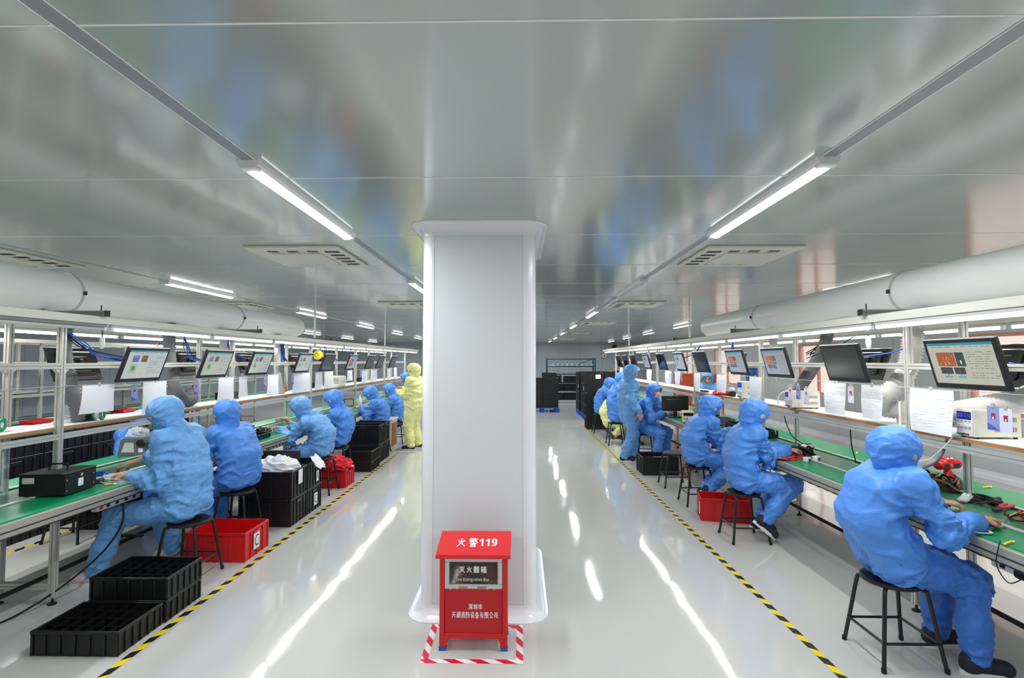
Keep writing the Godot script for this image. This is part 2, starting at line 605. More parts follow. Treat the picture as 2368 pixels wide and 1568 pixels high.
func column() -> void:
	var c := struct("column")
	var cx := -0.29
	var z1 := -3.56
	var z0 := -4.85
	var cz := (z0 + z1) / 2
	var hx := 0.40
	var hz := (z1 - z0) / 2
	var r := 0.085
	part("core", boxm(Vector3(hx * 2 - 0.06, CEIL, hz * 2 - 0.06)), "column_panel", c, at(Vector3(cx, CEIL / 2, cz)))
	# four flat cladding panels and four rounded corner posts
	for sg in [-1, 1]:
		part("cladding_panel", boxm(Vector3((hx - r) * 2 - 0.01, CEIL - 0.02, 0.03), 0.002), "column_panel", c, at(Vector3(cx, CEIL / 2, cz + sg * (hz - 0.0165))))
		part("cladding_panel", boxm(Vector3(0.03, CEIL - 0.02, (hz - r) * 2 - 0.01), 0.002), "column_panel", c, at(Vector3(cx + sg * (hx - 0.0165), CEIL / 2, cz)))
		for sz in [-1, 1]:
			part("seam_bead", boxm(Vector3(0.006, CEIL, 0.03)), "seam_white", c, at(Vector3(cx + sg * (hx - r - 0.002), CEIL / 2, cz + sz * (hz - 0.0145))))
			part("seam_bead", boxm(Vector3(0.03, CEIL, 0.006)), "seam_white", c, at(Vector3(cx + sg * (hx - 0.0145), CEIL / 2, cz + sz * (hz - r - 0.002))))
			var rings := []
			for y in [0.0, CEIL]:
				var ring := PackedVector3Array()
				for i in 11:
					var a: float = PI / 2 * i / 10
					ring.append(Vector3(sg * (r * cos(a)), y, sz * (r * sin(a))))
				ring.append(Vector3(0, y, 0))
				rings.append(ring)
			var s := S(true)
			var ctr := Vector3(sg * r * 0.4, 0, sz * r * 0.4)
			for k in 10:
				quad_out(s, rings[0][k], rings[0][k + 1], rings[1][k + 1], rings[1][k], Vector3(0, CEIL / 2, 0))
			part("corner_trim", s, "column_trim", c, at(Vector3(cx + sg * (hx - r), 0, cz + sz * (hz - r))))
	# coved flares at floor and ceiling
	for e in [0, 1]:
		var rings := []
		for i in 9:
			var t: float = PI / 2 * i / 8
			var o: float = 0.085 * (1.0 - sin(t)) + 0.001
			var y: float = 0.085 * (1.0 - cos(t))
			if e == 1:
				y = CEIL - y
			var ring := PackedVector3Array()
			for p in rounded(cx, cz, hx + o, hz + o, r + o, 8):
				ring.append(Vector3(p.x, y, p.y))
			rings.append(ring)
		var lip := PackedVector3Array()
		for p in rounded(cx, cz, hx + 0.0864, hz + 0.0864, r + 0.0864, 8):
			lip.append(Vector3(p.x, 0.006 if e == 0 else CEIL - 0.006, p.y))
		if e == 1:
			rings.reverse()
		var s := loft(S(true), rings)
		part("flare_base" if e == 0 else "flare_crown", s, "column_trim", c)
		var lip2 := PackedVector3Array()
		for p in lip:
			lip2.append(Vector3(p.x, 0.0 if e == 0 else CEIL, p.z))
		part("flare_lip", loft(S(true), [lip2, lip] if e == 0 else [lip, lip2]), "seam_white", c)

# ------------------------------------------------------------------ lights on the ceiling
func ceiling_light(label: String, x: float, z: float, lit: bool, grp: String) -> void:
	var o := thing("ceiling_light", label, "ceiling light", Vector3(x, CEIL, z), grp)
	var L := 1.46
	if not cache.has("cl_body"):
		var prof := PackedVector2Array([Vector2(-0.055, 0.0), Vector2(-0.05, -0.022), Vector2(-0.038, -0.034), Vector2(0.038, -0.034), Vector2(0.05, -0.022), Vector2(0.055, 0.0)])
		cache["cl_body"] = done(extrude(S(), prof, L, at(Vector3(0, 0, -L / 2))))
		var dp := PackedVector2Array()
		for i in 9:
			var a := PI + PI * i / 8
			dp.append(Vector2(cos(a) * 0.036, -0.033 + sin(a) * 0.02))
		cache["cl_diff"] = done(extrude(S(), dp, L - 0.1, at(Vector3(0, 0, -L / 2 + 0.05))))
		cache["cl_cap"] = done(bx(S(), Vector3.ZERO, Vector3(0.09, 0.03, 0.045), 0.006))
	part("housing", cache["cl_body"], "white", o)
	part("diffuser", cache["cl_diff"], "diffuser" if lit else "light_grey", o)
	for e in [-1, 1]:
		part("end_cap", cache["cl_cap"], "white", o, at(Vector3(0, -0.03, e * (L / 2 - 0.024))))
	if lit:
		var l := AreaLight3D.new()
		l.name = "lamp"
		l.area_size = Vector2(0.07, L - 0.12)
		l.light_energy = CEIL_E
		l.light_color = Color(0.97, 0.985, 1.0)
		l.area_range = 40.0
		l.area_attenuation = 2.0
		l.shadow_enabled = true
		l.position = Vector3(0, -0.058, 0)
		l.rotation = Vector3(-PI / 2, 0, 0)
		o.add_child(l)

func ceiling_lights() -> void:
	var rows := [["left aisle", -1.3, []], ["right aisle", 1.45, [1]], ["row beyond the left workbench", -4.25, []], ["row beyond the right workbench", 4.4, [2]], ["farthest left row", -7.2, []]]
	for r in rows:
		for k in 8:
			var z: float = -3.13 - 3.63 * k + (-3.66 if absf(r[1]) > 4.0 else 0.0)
			if absf(r[1]) > 4.0:
				z = -3.15 - 3.63 * k
			if z < BACK + 1.0:
				continue
			var lit: bool = not (k in r[2])
			var lab := "%s ceiling light strip, %s from the camera, %s" % ["glowing" if lit else "switched-off", ORD[k], ("in the row left of the column" if r[0] == "left aisle" else "in the row right of the column" if r[0] == "right aisle" else "in the " + r[0])]
			ceiling_light(lab, r[1], z, lit, "ceiling light strips")
	for x in [-4.25, -1.3, 1.45, 4.4]:
		for k in 3:
			ceiling_light("ceiling light strip behind the camera, %s on the %s" % [ORD[k], "far left" if x < -3 else "left" if x < 0 else "right" if x < 3 else "far right"], x, 0.5 + 3.63 * k, true, "ceiling light strips")

# ------------------------------------------------------------------ air conditioning cassettes
func air_units() -> void:
	var o := thing("air_conditioner", "cream ceiling air conditioner nearest the camera, left of the column", "air conditioner", Vector3(-1.92, CEIL, -4.65), "ceiling air conditioners")
	var s := S()
	bx(s, Vector3(0, -0.012, 0), Vector3(0.80, 0.024, 0.86), 0.006)
	part("fascia", s, "cream", o)
	part("centre_plate", boxm(Vector3(0.42, 0.016, 0.46), 0.005), "cream", o, at(Vector3(-0.03, -0.03, 0)))
	for k in 3:
		part("air_slot", boxm(Vector3(0.085, 0.006, 0.05)), "grey_plastic", o, at(Vector3(-0.2 + k * 0.17, -0.026, 0.3)))
	for k in 3:
		part("air_slot", boxm(Vector3(0.085, 0.006, 0.05)), "light_grey", o, at(Vector3(-0.2 + k * 0.17, -0.026, -0.3)))
	for i in 5:
		for j in 6:
			part("grille_slot", boxm(Vector3(0.012, 0.006, 0.055)), "dark_cap", o, at(Vector3(0.25 + j * 0.021, -0.0255, 0.28 - i * 0.14)))
	var zs := [-8.75, -13.0, -17.6, -22.4]
	for k in 4:
		copy(o, "cream ceiling air conditioner %s from the camera in the row left of the column" % ORD[k + 1], Vector3(-1.92, CEIL, zs[k]))
	var o2 := copy(o, "cream ceiling air conditioner nearest the camera, right of the column", Vector3(1.97, CEIL, -4.7), PI)
	o2.rotation.y = 0
	o2.scale = Vector3.ONE
	# the one on the right has its grille on the side of the aisle
	for ch in o2.get_children():
		if str(ch.name).begins_with("grille_slot") or str(ch.name).begins_with("air_slot") or str(ch.name).begins_with("centre"):
			ch.position.x = -ch.position.x
	for k in 4:
		copy(o2, "cream ceiling air conditioner %s from the camera in the row right of the column" % ORD[k + 1], Vector3(1.97, CEIL, zs[k]))
	copy(o, "cream ceiling air conditioner above the near end of the left workbench", Vector3(-4.82, CEIL, -4.7))
	copy(o, "cream ceiling air conditioner beyond the left workbench, second from the camera", Vector3(-4.82, CEIL, -8.75))
	copy(o2, "cream ceiling air conditioner above the right aisle by the windows, nearest the camera", Vector3(4.9, CEIL, -4.7))
	copy(o2, "cream ceiling air conditioner beyond the right workbench, second from the camera", Vector3(4.9, CEIL, -8.75))

# ------------------------------------------------------------------ the workbenches
const POSTS := [-1.46, -3.70, -5.93, -8.17, -10.41, -12.65, -14.88]
const BZ0 := -1.1
const BZ1 := -15.45

# d: which way the near (aisle) side lies, +1 or -1; fe, be: how far the top reaches to the aisle side and to the far side
func bench(label: String, cx: float, d: float, fe: float, be: float, posts: Array, z0: float, z1: float, detail := true) -> Node3D:
	var o := thing("workbench", label, "workbench", Vector3(cx, 0, 0))
	var L: float = z0 - z1
	var zc: float = (z0 + z1) / 2
	for side in [1, -1]:
		var x: float = d * 0.195 * side
		for z in posts:
			var p := bar("post", Vector3(x, 0.05, z), Vector3(x, 2.06, z), o)
			if not cache.has("foot"):
				cache["foot"] = done(lathe(S(), [Vector2(0.0, 0.0), Vector2(0.028, 0.0), Vector2(0.028, 0.008), Vector2(0.014, 0.016), Vector2(0.008, 0.02), Vector2(0.008, 0.055), Vector2(0.0, 0.055)], 12))
			part("foot", cache["foot"], "black_rubber", p, at(Vector3(0, -1.055, 0)))
		# monitor rail, bay by bay, and shelf rail
		for i in posts.size() - 1:
			bar("monitor_rail", Vector3(x, 1.70, posts[i] - 0.021), Vector3(x, 1.70, posts[i + 1] + 0.021), o)
			if detail:
				part("corner_bracket", corner_bracket(), "light_grey", o, at(Vector3(x, 1.679, posts[i] - 0.021)))
				part("corner_bracket", corner_bracket(), "light_grey", o, at(Vector3(x, 1.679, posts[i + 1] + 0.021), PI))
			bar("shelf_rail", Vector3(x, 1.19, posts[i] - 0.021), Vector3(x, 1.19, posts[i + 1] + 0.021), o)
			bar("top_rail", Vector3(x, 2.035, posts[i] - 0.021), Vector3(x, 2.035, posts[i + 1] + 0.021), o)
		# cream lamp beam under the ends of the arms
		part("lamp_beam", boxm(Vector3(0.05, 0.055, L), 0.003), "cream", o, at(Vector3(d * side * 0.46, 2.035, zc)))
		part("top_edge_rail", boxm(Vector3(0.035, 0.085, L), 0.004), "alu_edge", o, at(Vector3(d * ((fe if side > 0 else -be) - 0.0175 * side), TOP - 0.052, zc)))
		for gy in [-0.03, 0.005]:
			part("rail_groove", boxm(Vector3(0.002, 0.008, L)), "dark_cap", o, at(Vector3(d * ((fe if side > 0 else -be) + 0.0003 * side), TOP - 0.062 + gy, zc)))
		part("divider_strip", boxm(Vector3(0.028, 0.012, L), 0.003), "alu", o, at(Vector3(d * 0.2 * side, TOP + 0.004, zc)))
		if detail:
			part("shelf_edge", boxm(Vector3(0.004, 0.022, L)), "wood_edge", o, at(Vector3(d * 0.179 * side, 1.2435, zc)))
	for z in posts:
		var a := bar("cross_arm", Vector3(-0.52, 2.083, z), Vector3(0.52, 2.083, z), o, "alu_dark")
		for e in [-1, 1]:
			part("end_cap", boxm(Vector3(0.012, 0.044, 0.044), 0.003), "black_plastic", a, at(Vector3(e * 0.526, 0, 0)))
			if detail:
				part("hanger_screw", boxm(Vector3(0.006, 0.08, 0.006)), "black_metal", a, at(Vector3(e * 0.49, 0.02, 0.012)))
		bar("under_beam", Vector3(d * fe - d * 0.04, TOP - 0.075, z), Vector3(-d * be + d * 0.04, TOP - 0.075, z), o)
		bar("foot_beam", Vector3(-0.174, 0.13, z), Vector3(0.174, 0.13, z), o)
	part("shelf_board", boxm(Vector3(0.352, 0.026, L), 0.002), "shelf_white", o, at(Vector3(0, 1.2475 - 0.001, zc)))
	# work surface: near mat, belt, far mat
	part("front_mat", boxm(Vector3(fe - 0.19 - 0.036, 0.02, L), 0.002), "green_mat", o, at(Vector3(d * ((fe - 0.036 + 0.19) / 2 + 0.008), TOP - 0.01, zc)))
	part("belt", boxm(Vector3(0.37, 0.02, L), 0.002), "belt_green", o, at(Vector3(0, TOP - 0.016, zc)))
	part("rear_mat", boxm(Vector3(be - 0.19 - 0.036, 0.02, L), 0.002), "green_mat", o, at(Vector3(-d * ((be - 0.036 + 0.19) / 2 + 0.008), TOP - 0.01, zc)))
	part("support_board", boxm(Vector3(fe + be - 0.08, 0.012, L), 0.0), "light_grey", o, at(Vector3(d * (fe - be) / 2, TOP - 0.038, zc)))
	return o

func corner_bracket() -> ArrayMesh:
	if not cache.has("cbr"):
		var s := S()
		var p := PackedVector2Array([Vector2(0, 0), Vector2(0, -0.035), Vector2(-0.035, 0)])
		extrude(s, p, 0.03, Transform3D(Basis(Vector3(0, 0, 1), Vector3(0, 1, 0), Vector3(-1, 0, 0)), Vector3(0.015, 0, 0)))
		cache["cbr"] = done(s)
	return cache["cbr"]

func benches() -> void:
	var l := bench("long green-topped aluminium workbench on the left, behind the red and black crates", LC, 1, 0.56, 0.53, POSTS, BZ0, BZ1)
	var r := bench("long green-topped aluminium workbench on the right, on the window side", RC, -1, 0.50, 0.62, POSTS, BZ0, BZ1)
	bench("unlit aluminium workbench standing behind the left workbench by the far left wall", -7.9, 1, 0.53, 0.53, POSTS.slice(1), -2.6, BZ1, false)
	# power strips screwed under the front edges
	for q in [[l, 0.50, -3.88, 1.0], [l, 0.50, -6.4, 1.0], [r, -0.44, -2.6, -1.0], [r, -0.44, -5.3, -1.0]]:
		var p := part("power_strip", boxm(Vector3(0.05, 0.045, 0.42), 0.006), "light_grey", q[0], at(Vector3(q[1], TOP - 0.118, q[2])))
		for k in 4:
			part("socket", boxm(Vector3(0.003, 0.022, 0.03)), "black_plastic", p, at(Vector3(q[3] * 0.0255, 0, -0.14 + k * 0.085)))
		part("switch", boxm(Vector3(0.006, 0.02, 0.025)), "red_plastic", p, at(Vector3(q[3] * 0.0265, 0, 0.18)))

func tube_light(label: String, pos: Vector3, lit: bool, grp: String) -> void:
	var o := thing("tube_light", label, "tube light", pos, grp)
	var L := 1.24
	part("housing", boxm(Vector3(0.028, 0.022, L), 0.003), "light_grey" if lit else "alu_dark", o, at(Vector3(0, -0.011, 0)))
	if not cache.has("tl"):
		var s := S(true)
		tube(s, PackedVector3Array([Vector3(0, 0, -L / 2 + 0.025), Vector3(0, 0, L / 2 - 0.025)]), 0.0125, 10)
		cache["tl"] = done(s)
	part("glow_tube", cache["tl"], "tube_glow" if lit else "light_grey", o, at(Vector3(0, -0.034, 0)))
	for e in [-1, 1]:
		part("end_cap", boxm(Vector3(0.03, 0.032, 0.022), 0.004), "white", o, at(Vector3(0, -0.033, e * (L / 2 - 0.012))))
	if lit:
		var l := AreaLight3D.new()
		l.name = "lamp"
		l.area_size = Vector2(0.025, L - 0.05)
		l.light_energy = BENCH_E
		l.light_color = Color(1.0, 0.99, 0.97)
		l.area_range = 30.0
		l.area_attenuation = 2.0
		l.shadow_enabled = true
		l.position = Vector3(0, -0.049, 0)
		l.rotation = Vector3(-PI / 2, 0, 0)
		o.add_child(l)

func bench_lights() -> void:
	for q in [[LC + 0.46, "left bench front", 0], [LC - 0.46, "left bench rear", -1], [RC - 0.46, "right bench front", -1], [RC + 0.46, "right bench rear", -1]]:
		for k in 11:
			var z: float = -1.88 - 1.283 * k - (0.04 if k == 0 else 0.0)
			z = -3.79 - 0.64 + 1.283 - 1.283 * k
			if q[0] > 0:
				z += 0.14
			if z < BZ1 + 0.5:
				continue
			var lit: bool = k != q[2]
			tube_light("%s tube light, %s from the near end above the %s" % ["glowing white" if lit else "unlit grey", ORD[k], q[1]], Vector3(q[0], 2.007, z), lit, "tube lights over the workbenches")

# ------------------------------------------------------------------ ducts and hoses
func ducts() -> void:
	for q in [[LC, "left"], [RC, "right"]]:
		var o := thing("air_duct", "thick white round air duct lying on top of the %s workbench" % q[1], "duct", Vector3(q[0], 2.262, 0))
		var s := S(true)
		var z1 := -8.0
		tube(s, PackedVector3Array([Vector3(0, 0, -1.2), Vector3(0, 0, z1)]), 0.155, 28, false)
		part("pipe", s, "white_pvc", o)
		var e := S()
		lathe(e, [Vector2(0.155, 0), Vector2(0.148, 0.03), Vector2(0.10, 0.055), Vector2(0.0, 0.065)], 28, Vector3(0, 0, z1), Basis(Vector3.RIGHT, -PI / 2), true)
		part("end_cap", e, "white_pvc", o)
		for z in [-1.65, -3.92, -6.24]:
			var b := S()
			lathe(b, [Vector2(0.155, -0.012), Vector2(0.161, -0.01), Vector2(0.161, 0.01), Vector2(0.155, 0.012)], 28, Vector3(0, 0, z), Basis(Vector3.RIGHT, -PI / 2))
			var c := part("clamp", b, "light_grey", o)
			part("clamp_bolt", boxm(Vector3(0.03, 0.03, 0.02), 0.004), "dark_cap", c, at(Vector3(0.165 * (1 if q[0] < 0 else -1), 0, z)))
	# ribbed suction hoses hanging from the ducts
	var H := [
		["dark grey ribbed hose hanging at the near end of the left workbench", "hose_dark", [Vector3(-3.5, 2.11, -3.92), Vector3(-3.52, 1.85, -3.92), Vector3(-3.5, 1.6, -3.95), Vector3(-3.47, 1.4, -3.98), Vector3(-3.46, 1.27, -4.0)], 0.05],
		["grey ribbed hose with a curled end right of the nearest left monitor", "hose_dark", [Vector3(-3.52, 2.11, -5.1), Vector3(-3.5, 1.85, -5.08), Vector3(-3.46, 1.6, -5.06), Vector3(-3.42, 1.42, -5.1), Vector3(-3.44, 1.33, -5.25), Vector3(-3.48, 1.33, -5.42), Vector3(-3.52, 1.42, -5.46)], 0.06],
		["short white ribbed hose above the second lit monitor on the left", "hose_white", [Vector3(-3.54, 2.11, -6.1), Vector3(-3.54, 1.9, -6.1), Vector3(-3.55, 1.74, -6.1)], 0.06],
		["grey ribbed hose hanging between the third and fourth monitors on the left", "hose_grey", [Vector3(-3.5, 2.11, -7.35), Vector3(-3.48, 1.8, -7.32), Vector3(-3.46, 1.55, -7.3), Vector3(-3.45, 1.36, -7.36), Vector3(-3.45, 1.27, -7.4)], 0.05],
		["big pale ribbed hose hanging right of the nearest monitor on the right", "hose_white", [Vector3(3.0, 2.11, -2.3), Vector3(3.02, 1.92, -2.45), Vector3(3.02, 1.70, -2.78), Vector3(2.98, 1.53, -3.06), Vector3(2.91, 1.45, -3.28), Vector3(2.88, 1.40, -3.46), Vector3(2.90, 1.36, -3.52)], 0.072],
		["pale ribbed hose with a bent end behind the post left of the nearest right monitor", "hose_white", [Vector3(2.95, 2.11, -3.9), Vector3(2.95, 1.85, -3.92), Vector3(2.93, 1.66, -3.96), Vector3(2.87, 1.54, -4.0), Vector3(2.80, 1.45, -4.04), Vector3(2.83, 1.38, -4.08), Vector3(2.92, 1.36, -4.06), Vector3(2.99, 1.36, -4.02)], 0.075],
		["grey ribbed hose slanting down behind the switched-off second monitor on the right", "hose_dark", [Vector3(2.97, 2.11, -5.0), Vector3(2.97, 1.9, -5.06), Vector3(2.93, 1.66, -5.22), Vector3(2.90, 1.48, -5.38), Vector3(2.9, 1.33, -5.5)], 0.062],
		["short pale ribbed hose above the third monitor on the right", "hose_white", [Vector3(2.95, 2.11, -6.05), Vector3(2.95, 1.85, -6.05), Vector3(2.95, 1.66, -6.1), Vector3(2.98, 1.5, -6.15)], 0.05],
	]
	for h in H:
		var o := thing("ribbed_hose", h[0], "hose", h[2][0], "")
		var pts: Array = []
		for p in h[2]:
			pts.append(p - h[2][0])
		var path := resample(curve(pts, 10), 0.012)
		var rr := PackedFloat32Array()
		for i in path.size():
			rr.append(h[3] * (1.0 if i % 2 == 0 else 0.80))
		var s := S(true)
		tube(s, path, rr, 14, true)
		part("hose", s, h[1], o)
		var b := S()
		lathe(b, [Vector2(h[3] * 0.9, -0.02), Vector2(h[3] * 1.08, -0.02), Vector2(h[3] * 1.08, 0.02), Vector2(h[3] * 0.9, 0.02)], 16, Vector3(0, -0.03, 0))
		part("collar", b, "alu_dark", o)

func resample(pts: PackedVector3Array, step: float) -> PackedVector3Array:
	var out := PackedVector3Array([pts[0]])
	var left := step
	for i in pts.size() - 1:
		var a := pts[i]
		var b := pts[i + 1]
		var d := a.distance_to(b)
		while d >= left and d > 1e-6:
			a = a.lerp(b, left / d)
			out.append(a)
			d = a.distance_to(b)
			left = step
		left -= d
	out.append(pts[-1])
	return out

# ------------------------------------------------------------------ monitors
func make_monitor(label: String, pos: Vector3, face: float, tilt: float, screen: String, small := false) -> Node3D:
	# face: direction of the screen about y (0 looks along +x)
	var o := thing("monitor", label, "monitor", pos, "", face)
	var B := Basis(Vector3(0, 0, 1), -tilt)
	var w := 0.49
	var h := 0.305
	var s := S()
	bx(s, B * Vector3(-0.012, 0, 0), Vector3(0.024, h, w), 0.006, B)
	part("bezel", s, "black_plastic", o)
	s = S()
	bx(s, B * Vector3(-0.032, 0.0, 0), Vector3(0.03, h * 0.72, w * 0.7), 0.012, B)
	part("back_shell", s, "black_plastic", o)
	s = S()
	var sw := w - 0.052
	var sh := h - 0.06
	s.set_smooth_group(-1)
	var q := [[-sh / 2, sw / 2, 0.0, 1.0], [-sh / 2, -sw / 2, 1.0, 1.0], [sh / 2, -sw / 2, 1.0, 0.0], [sh / 2, sw / 2, 0.0, 0.0]]
	for i in [0, 2, 1, 0, 3, 2]:
		s.set_uv(Vector2(q[i][2], q[i][3]))
		s.add_vertex(B * Vector3(0.0012, q[i][0] + 0.004, q[i][1]))
	part("screen", s, screen, o)
	s = S()
	bx(s, B * Vector3(-0.055, 0, 0), Vector3(0.024, 0.1, 0.1), 0.003, B)
	bx(s, B * Vector3(-0.075, -0.005, 0), Vector3(0.03, 0.05, 0.04), 0.004, B)
	part("bracket", s, "black_metal", o)
	for y in [0.055, -0.075]:
		s = S()
		bx(s, B * Vector3(-0.0485, y, 0), Vector3(0.003, 0.008, w * 0.45), 0.0, B)
		part("vent_slot", s, "alu_dark", o)
	return o

func monitors() -> void:
	var zl := [-4.30, -5.33, -6.24, -7.5, -8.45, -9.66, -10.85, -11.65, -12.8]
	var sl := ["screen_1", "screen_2", "screen_2", "screen_4", "screen_off", "screen_3", "screen_off", "screen_off", "screen_off"]
	var yl := ["showing a page with a purple picture, nearest on the left workbench", "showing a document page, second from the near end of the left workbench", "showing a document page, third from the near end of the left workbench", "with a yellowish page, fourth from the near end of the left workbench", "with a dark screen, fifth from the near end of the left workbench", "with a bluish lit screen, sixth from the near end of the left workbench", "with a dark screen, seventh along the left workbench", "with a dark screen, eighth along the left workbench", "with a dark screen, last at the far end of the left workbench"]
	for i in zl.size():
		make_monitor("tilted monitor " + yl[i], Vector3(LC + 0.375, 1.705, zl[i]), 0.0, 0.34, sl[i])
	var zr := [-2.985, -4.09, -5.15, -6.09, -7.28, -8.23, -9.3, -10.4, -11.6, -12.45, -13.3]
	var sr := ["screen_0", "screen_off", "screen_3", "screen_3", "screen_off", "screen_4", "screen_off", "screen_4", "screen_off", "screen_off", "screen_off"]
	var yr := ["showing circuit board pictures, largest and nearest on the right workbench", "with a dark screen, second from the near end of the right workbench", "showing red and grey pictures, third from the near end of the right workbench", "showing a page, fourth from the near end of the right workbench", "with a dark screen, fifth along the right workbench", "with a pale lit screen, sixth along the right workbench", "with a dark screen, seventh along the right workbench", "with a pale lit screen, eighth along the right workbench", "with a dark screen, ninth along the right workbench", "with a dark screen, tenth along the right workbench", "with a dark screen, last at the far end of the right workbench"]
	for i in zr.size():
		make_monitor("tilted monitor " + yr[i], Vector3(RC - 0.42, 1.72, zr[i]), PI, 0.27, sr[i])
	var zb := [-4.45, -6.0, -7.3, -8.9, -10.2]
	for i in zb.size():
		make_monitor("back of a monitor on the left workbench, %s from the near end" % ORD[i], Vector3(LC - 0.375, 1.705, zb[i]), PI, 0.34, "screen_2")
	zb = [-3.62, -4.95, -7.95]
	for i in zb.size():
		make_monitor("back of a monitor on the right workbench, %s from the near end" % ORD[i], Vector3(RC + 0.375, 1.705, zb[i]), 0.0, 0.34, "screen_2")

# ------------------------------------------------------------------ papers and badges on their wires
func sheet(label: String, cat: String, pos: Vector3, w: float, h: float, face: float, material := "paper", lines := 0, curl := 0.01, skew := 0.0) -> Node3D:
	var o := thing("paper_sheet" if cat == "paper" else "badge", label, cat, pos, "", face)
	# hangs from its top edge; normal along +x
	var s := S(true)
	var n := 6
	var P := func(i: int, j: int, side: float) -> Vector3:
		var u := float(i) / n - 0.5
		var v := float(j) / n
		return Vector3(curl * sin(v * PI * 0.9 + u * 2.0) * v + side, -v * h, u * w + skew * v * w)
	for i in n:
		for j in n:
			quad(s, P.call(i, j, 0.0007), P.call(i + 1, j, 0.0007), P.call(i + 1, j + 1, 0.0007), P.call(i, j + 1, 0.0007))
			quad(s, P.call(i, j, -0.0007), P.call(i, j + 1, -0.0007), P.call(i + 1, j + 1, -0.0007), P.call(i + 1, j, -0.0007))
	part("sheet" if cat == "paper" else "card", s, material, o)
	if lines > 0:
		var r := RandomNumberGenerator.new()
		r.seed = int(absf(pos.z) * 100)
		var ls := S()
		for k in lines:
			var v := 0.14 + 0.76 * k / lines
			var y := -v * h
			var x0 := -w * 0.42
			while x0 < w * 0.36:
				var len_ := r.randf_range(0.02, 0.08)
				if r.randf() < 0.8:
					bx(ls, Vector3(curl * sin(v * PI * 0.9) * v + 0.0014, y, -(x0 + len_ / 2) + skew * v * w), Vector3(0.0006, 0.0025, len_))
				x0 += len_ + 0.012
		part("print", ls, "paper_line", o)
	var clip := S()
	bx(clip, Vector3(0, 0.004, 0), Vector3(0.012, 0.026, 0.02), 0.003)
	part("clip", clip, "alu", o)
	return o

func badge(label: String, pos: Vector3, face: float, white := false) -> void:
	var o := sheet(label, "badge", pos, 0.075, 0.135, face, "badge_white" if white else "badge_blue", 0, 0.0)
	part("photo", boxm(Vector3(0.0008, 0.034, 0.024)), "badge_red", o, at(Vector3(0.0014, -0.055, 0)))
	part("portrait", boxm(Vector3(0.0008, 0.012, 0.01)), "paper", o, at(Vector3(0.0022, -0.064, 0)))
	var s := S()
	s.set_smooth_group(-1)
	extrude(s, PackedVector2Array([Vector2(-0.036, -0.13), Vector2(0.036, -0.13), Vector2(-0.036, -0.092)]), 0.0008, Transform3D(Basis(Vector3(0, 0, -1), Vector3(0, 1, 0), Vector3(1, 0, 0)), Vector3(0.0008, 0, 0)))
	if not white:
		part("stripe", s, "led_stripe", o)

